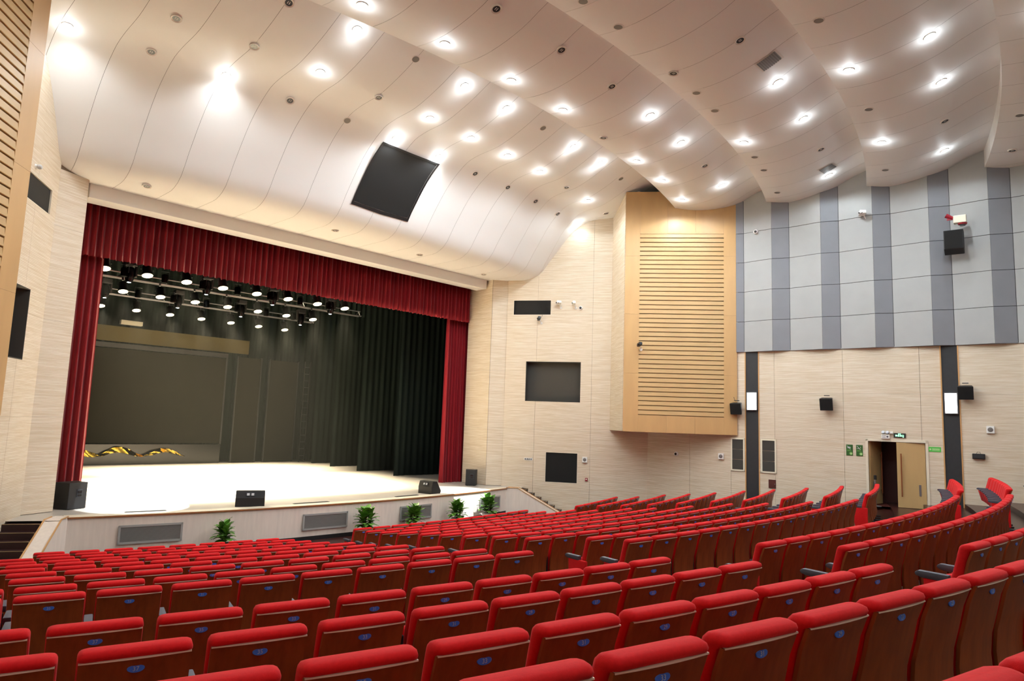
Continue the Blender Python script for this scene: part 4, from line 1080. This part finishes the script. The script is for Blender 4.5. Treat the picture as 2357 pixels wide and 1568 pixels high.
# framed return-air panels
for s0, s1, lab in ((3.34, 3.84, 'cream framed dark three-part air panel left of the charcoal strip'), (4.42, 4.95, 'cream framed dark three-part air panel right of the charcoal strip')):
    t = on_wall(PB, dB, nB, rzB, 'return_air_vent', (s0+s1)/2, 2.09, lab, 'vent', .031, 'framed air panels by the charcoal strip')
    w, h = s1-s0, 1.19
    for x, z, a, b in ((-w/2+.025, h/2, .05, h), (w/2-.025, h/2, .05, h), (0, .025, w, .05), (0, h-.025, w, .05)):
        build('frame_bar', MB().box((x, -.018, z), (a, .036, b)), 'cream', t)
    for k in range(3): build('mesh_panel', MB().box((0, -.008, .05+(h-.1)*(k+.5)/3), (w-.1, .012, (h-.1)/3-.014)), 'greycloth', t)
# emergency lamp, junction box and exit sign over the door
t = on_wall(PB, dB, nB, rzB, 'emergency_lamp', 8.39, 3.52, 'white emergency lamp with two round heads over the door', 'emergency lamp')
build('case', MB().box((0, -.04, 0), (.24, .08, .13)), 'white', t, bevel=.008)
for a in (-.06, .06): build('lamp_head', MB().lathe([(.0, .06), (.05, .05), (.052, .0), (.03, -.03), (0, -.04)], 14, axis=Matrix.Rotation(radians(70), 3, 'X'), c=(a, -.05, .13)), 'steel', t, smooth=True)
build('text_bar', MB().box((-.04, -.082, .03), (.1, .003, .012)).box((-.04, -.082, -.02), (.1, .003, .012)), 'armgrey', t)
build('button', MB().lathe([(.028, .0), (.026, .004)], 14, axis=Matrix.Rotation(radians(90), 3, 'X'), c=(.06, -.08, 0)), 'armgrey', t)
t = on_wall(PB, dB, nB, rzB, 'junction_box', 8.56, 3.66, 'small white junction box between the emergency lamp and exit sign', 'junction box')
build('case', MB().box((0, -.03, 0), (.09, .06, .07)), 'white', t, bevel=.006)
build('conduit', MB().tube([(.03, -.03, -.03), (.06, -.03, -.06)], .008, 6), 'white', t)
t = on_wall(PB, dB, nB, rzB, 'exit_sign', 8.79, 3.575, 'lit green exit sign over the right of the door', 'exit sign')
build('case', MB().box((0, -.02, 0), (.34, .04, .14)), 'black', t, bevel=.006)
RX = (radians(90), 0, 0)
put('lettering', textmesh('安全出口', .062, 'exitglow', .002), t, (0, -.043, -.012), RX)
put('lettering', textmesh('EXIT', .04, 'exitglow', .002), t, (0, -.043, .042), RX)
build('arrow', MB().slab(Vector((.09, -.044, -.052)), Vector((1, 0, 0)), Z, Vector((0, 1, 0)), [(0, -.012), (.035, 0), (0, .012)], .004), 'exitglow', t)
# green notice plates
def green_plate(s, label, icon):
    t = on_wall(PB, dB, nB, rzB, 'notice_plate', s, 3.035, label, 'sign', .031, 'green notice plates left of the door')
    build('board', MB().box((0, -.008, 0), (.2, .016, .36)), 'green', t, bevel=.006)
    mb = MB()
    mb.box((-.02, -.019, .085), (.16, .004, .016), R=Matrix.Rotation(radians(48), 3, 'Y'))
    if icon == 'camera': mb.box((-.02, -.019, .085), (.075, .004, .05)).box((.025, -.019, .085), (.03, .004, .03))
    else: mb.box((-.03, -.019, .06), (.09, .004, .014)).box((.035, -.019, .1), (.012, .004, .05))
    build('pictogram', mb, 'palegrey', t)
    build('text_line', MB().box((-.02, -.018, .0), (.11, .003, .012)).box((-.005, -.018, -.025), (.14, .003, .01)), 'greenlight', t)
    ax = Matrix.Rotation(radians(90), 3, 'X')
    build('emblem', MB().lathe([(.052, .016), (.05, .019), (0, .019)], 18, axis=ax, c=(.045, 0, -.11)), 'greenlight', t)
    build('emblem_ring', MB().lathe([(.028, .019), (.028, .022), (.012, .022), (.012, .019)], 16, axis=ax, c=(.05, 0, -.115)), 'greenpale', t)
green_plate(7.31, 'green no-filming notice plate farther from the door', 'camera')
green_plate(7.61, 'green no-smoking notice plate nearest the door', 'smoke')
t = on_wall(PB, dB, nB, rzB, 'notice_strip', 9.74, 3.18, 'bright green oblong notice right of the door', 'sign', .031)
build('board', MB().box((0, -.006, 0), (.33, .012, .15)), 'limegreen', t)
build('symbol', MB().lathe([(.026, .012), (.026, .015), (0, .015)], 14, axis=Matrix.Rotation(radians(90), 3, 'X'), c=(-.12, 0, 0)), 'greenpale', t)
build('text_line', MB().box((.03, -.0135, .012), (.2, .003, .022)).box((.03, -.0135, -.022), (.2, .003, .014)), 'greenpale', t)
t = on_wall(PB, dB, nB, rzB, 'hose_hatch', 4.8, 1.72, 'small brown hatch low on the wall behind the right seats', 'hatch', .031)
build('door_panel', MB().box((0, -.01, 0), (.25, .02, .3)), 'doordark', t, bevel=.004)
build('knob', MB().box((.09, -.026, 0), (.02, .014, .04)), 'steel', t)

# ------------------------------------------------------------------ thin theatrical haze inside the stage house
hz = bpy.data.materials.new('haze'); hz.use_nodes = True; nt = hz.node_tree
for n_ in list(nt.nodes):
    if n_.type == 'BSDF_PRINCIPLED': nt.nodes.remove(n_)
vsn = nt.nodes.new('ShaderNodeVolumeScatter'); vsn.inputs['Density'].default_value = .00045; vsn.inputs['Anisotropy'].default_value = .2
vsn.inputs['Color'].default_value = (.95, .97, .9, 1)
nt.links.new(vsn.outputs[0], nt.nodes['Material Output'].inputs['Volume'])
MATS['haze'] = hz
build('stage_haze', MB().box((0, 29.2, 5.0), (17.5, 14.0, 7.9)), 'haze', kind='stuff', label='thin light haze hanging over the stage', category='haze')
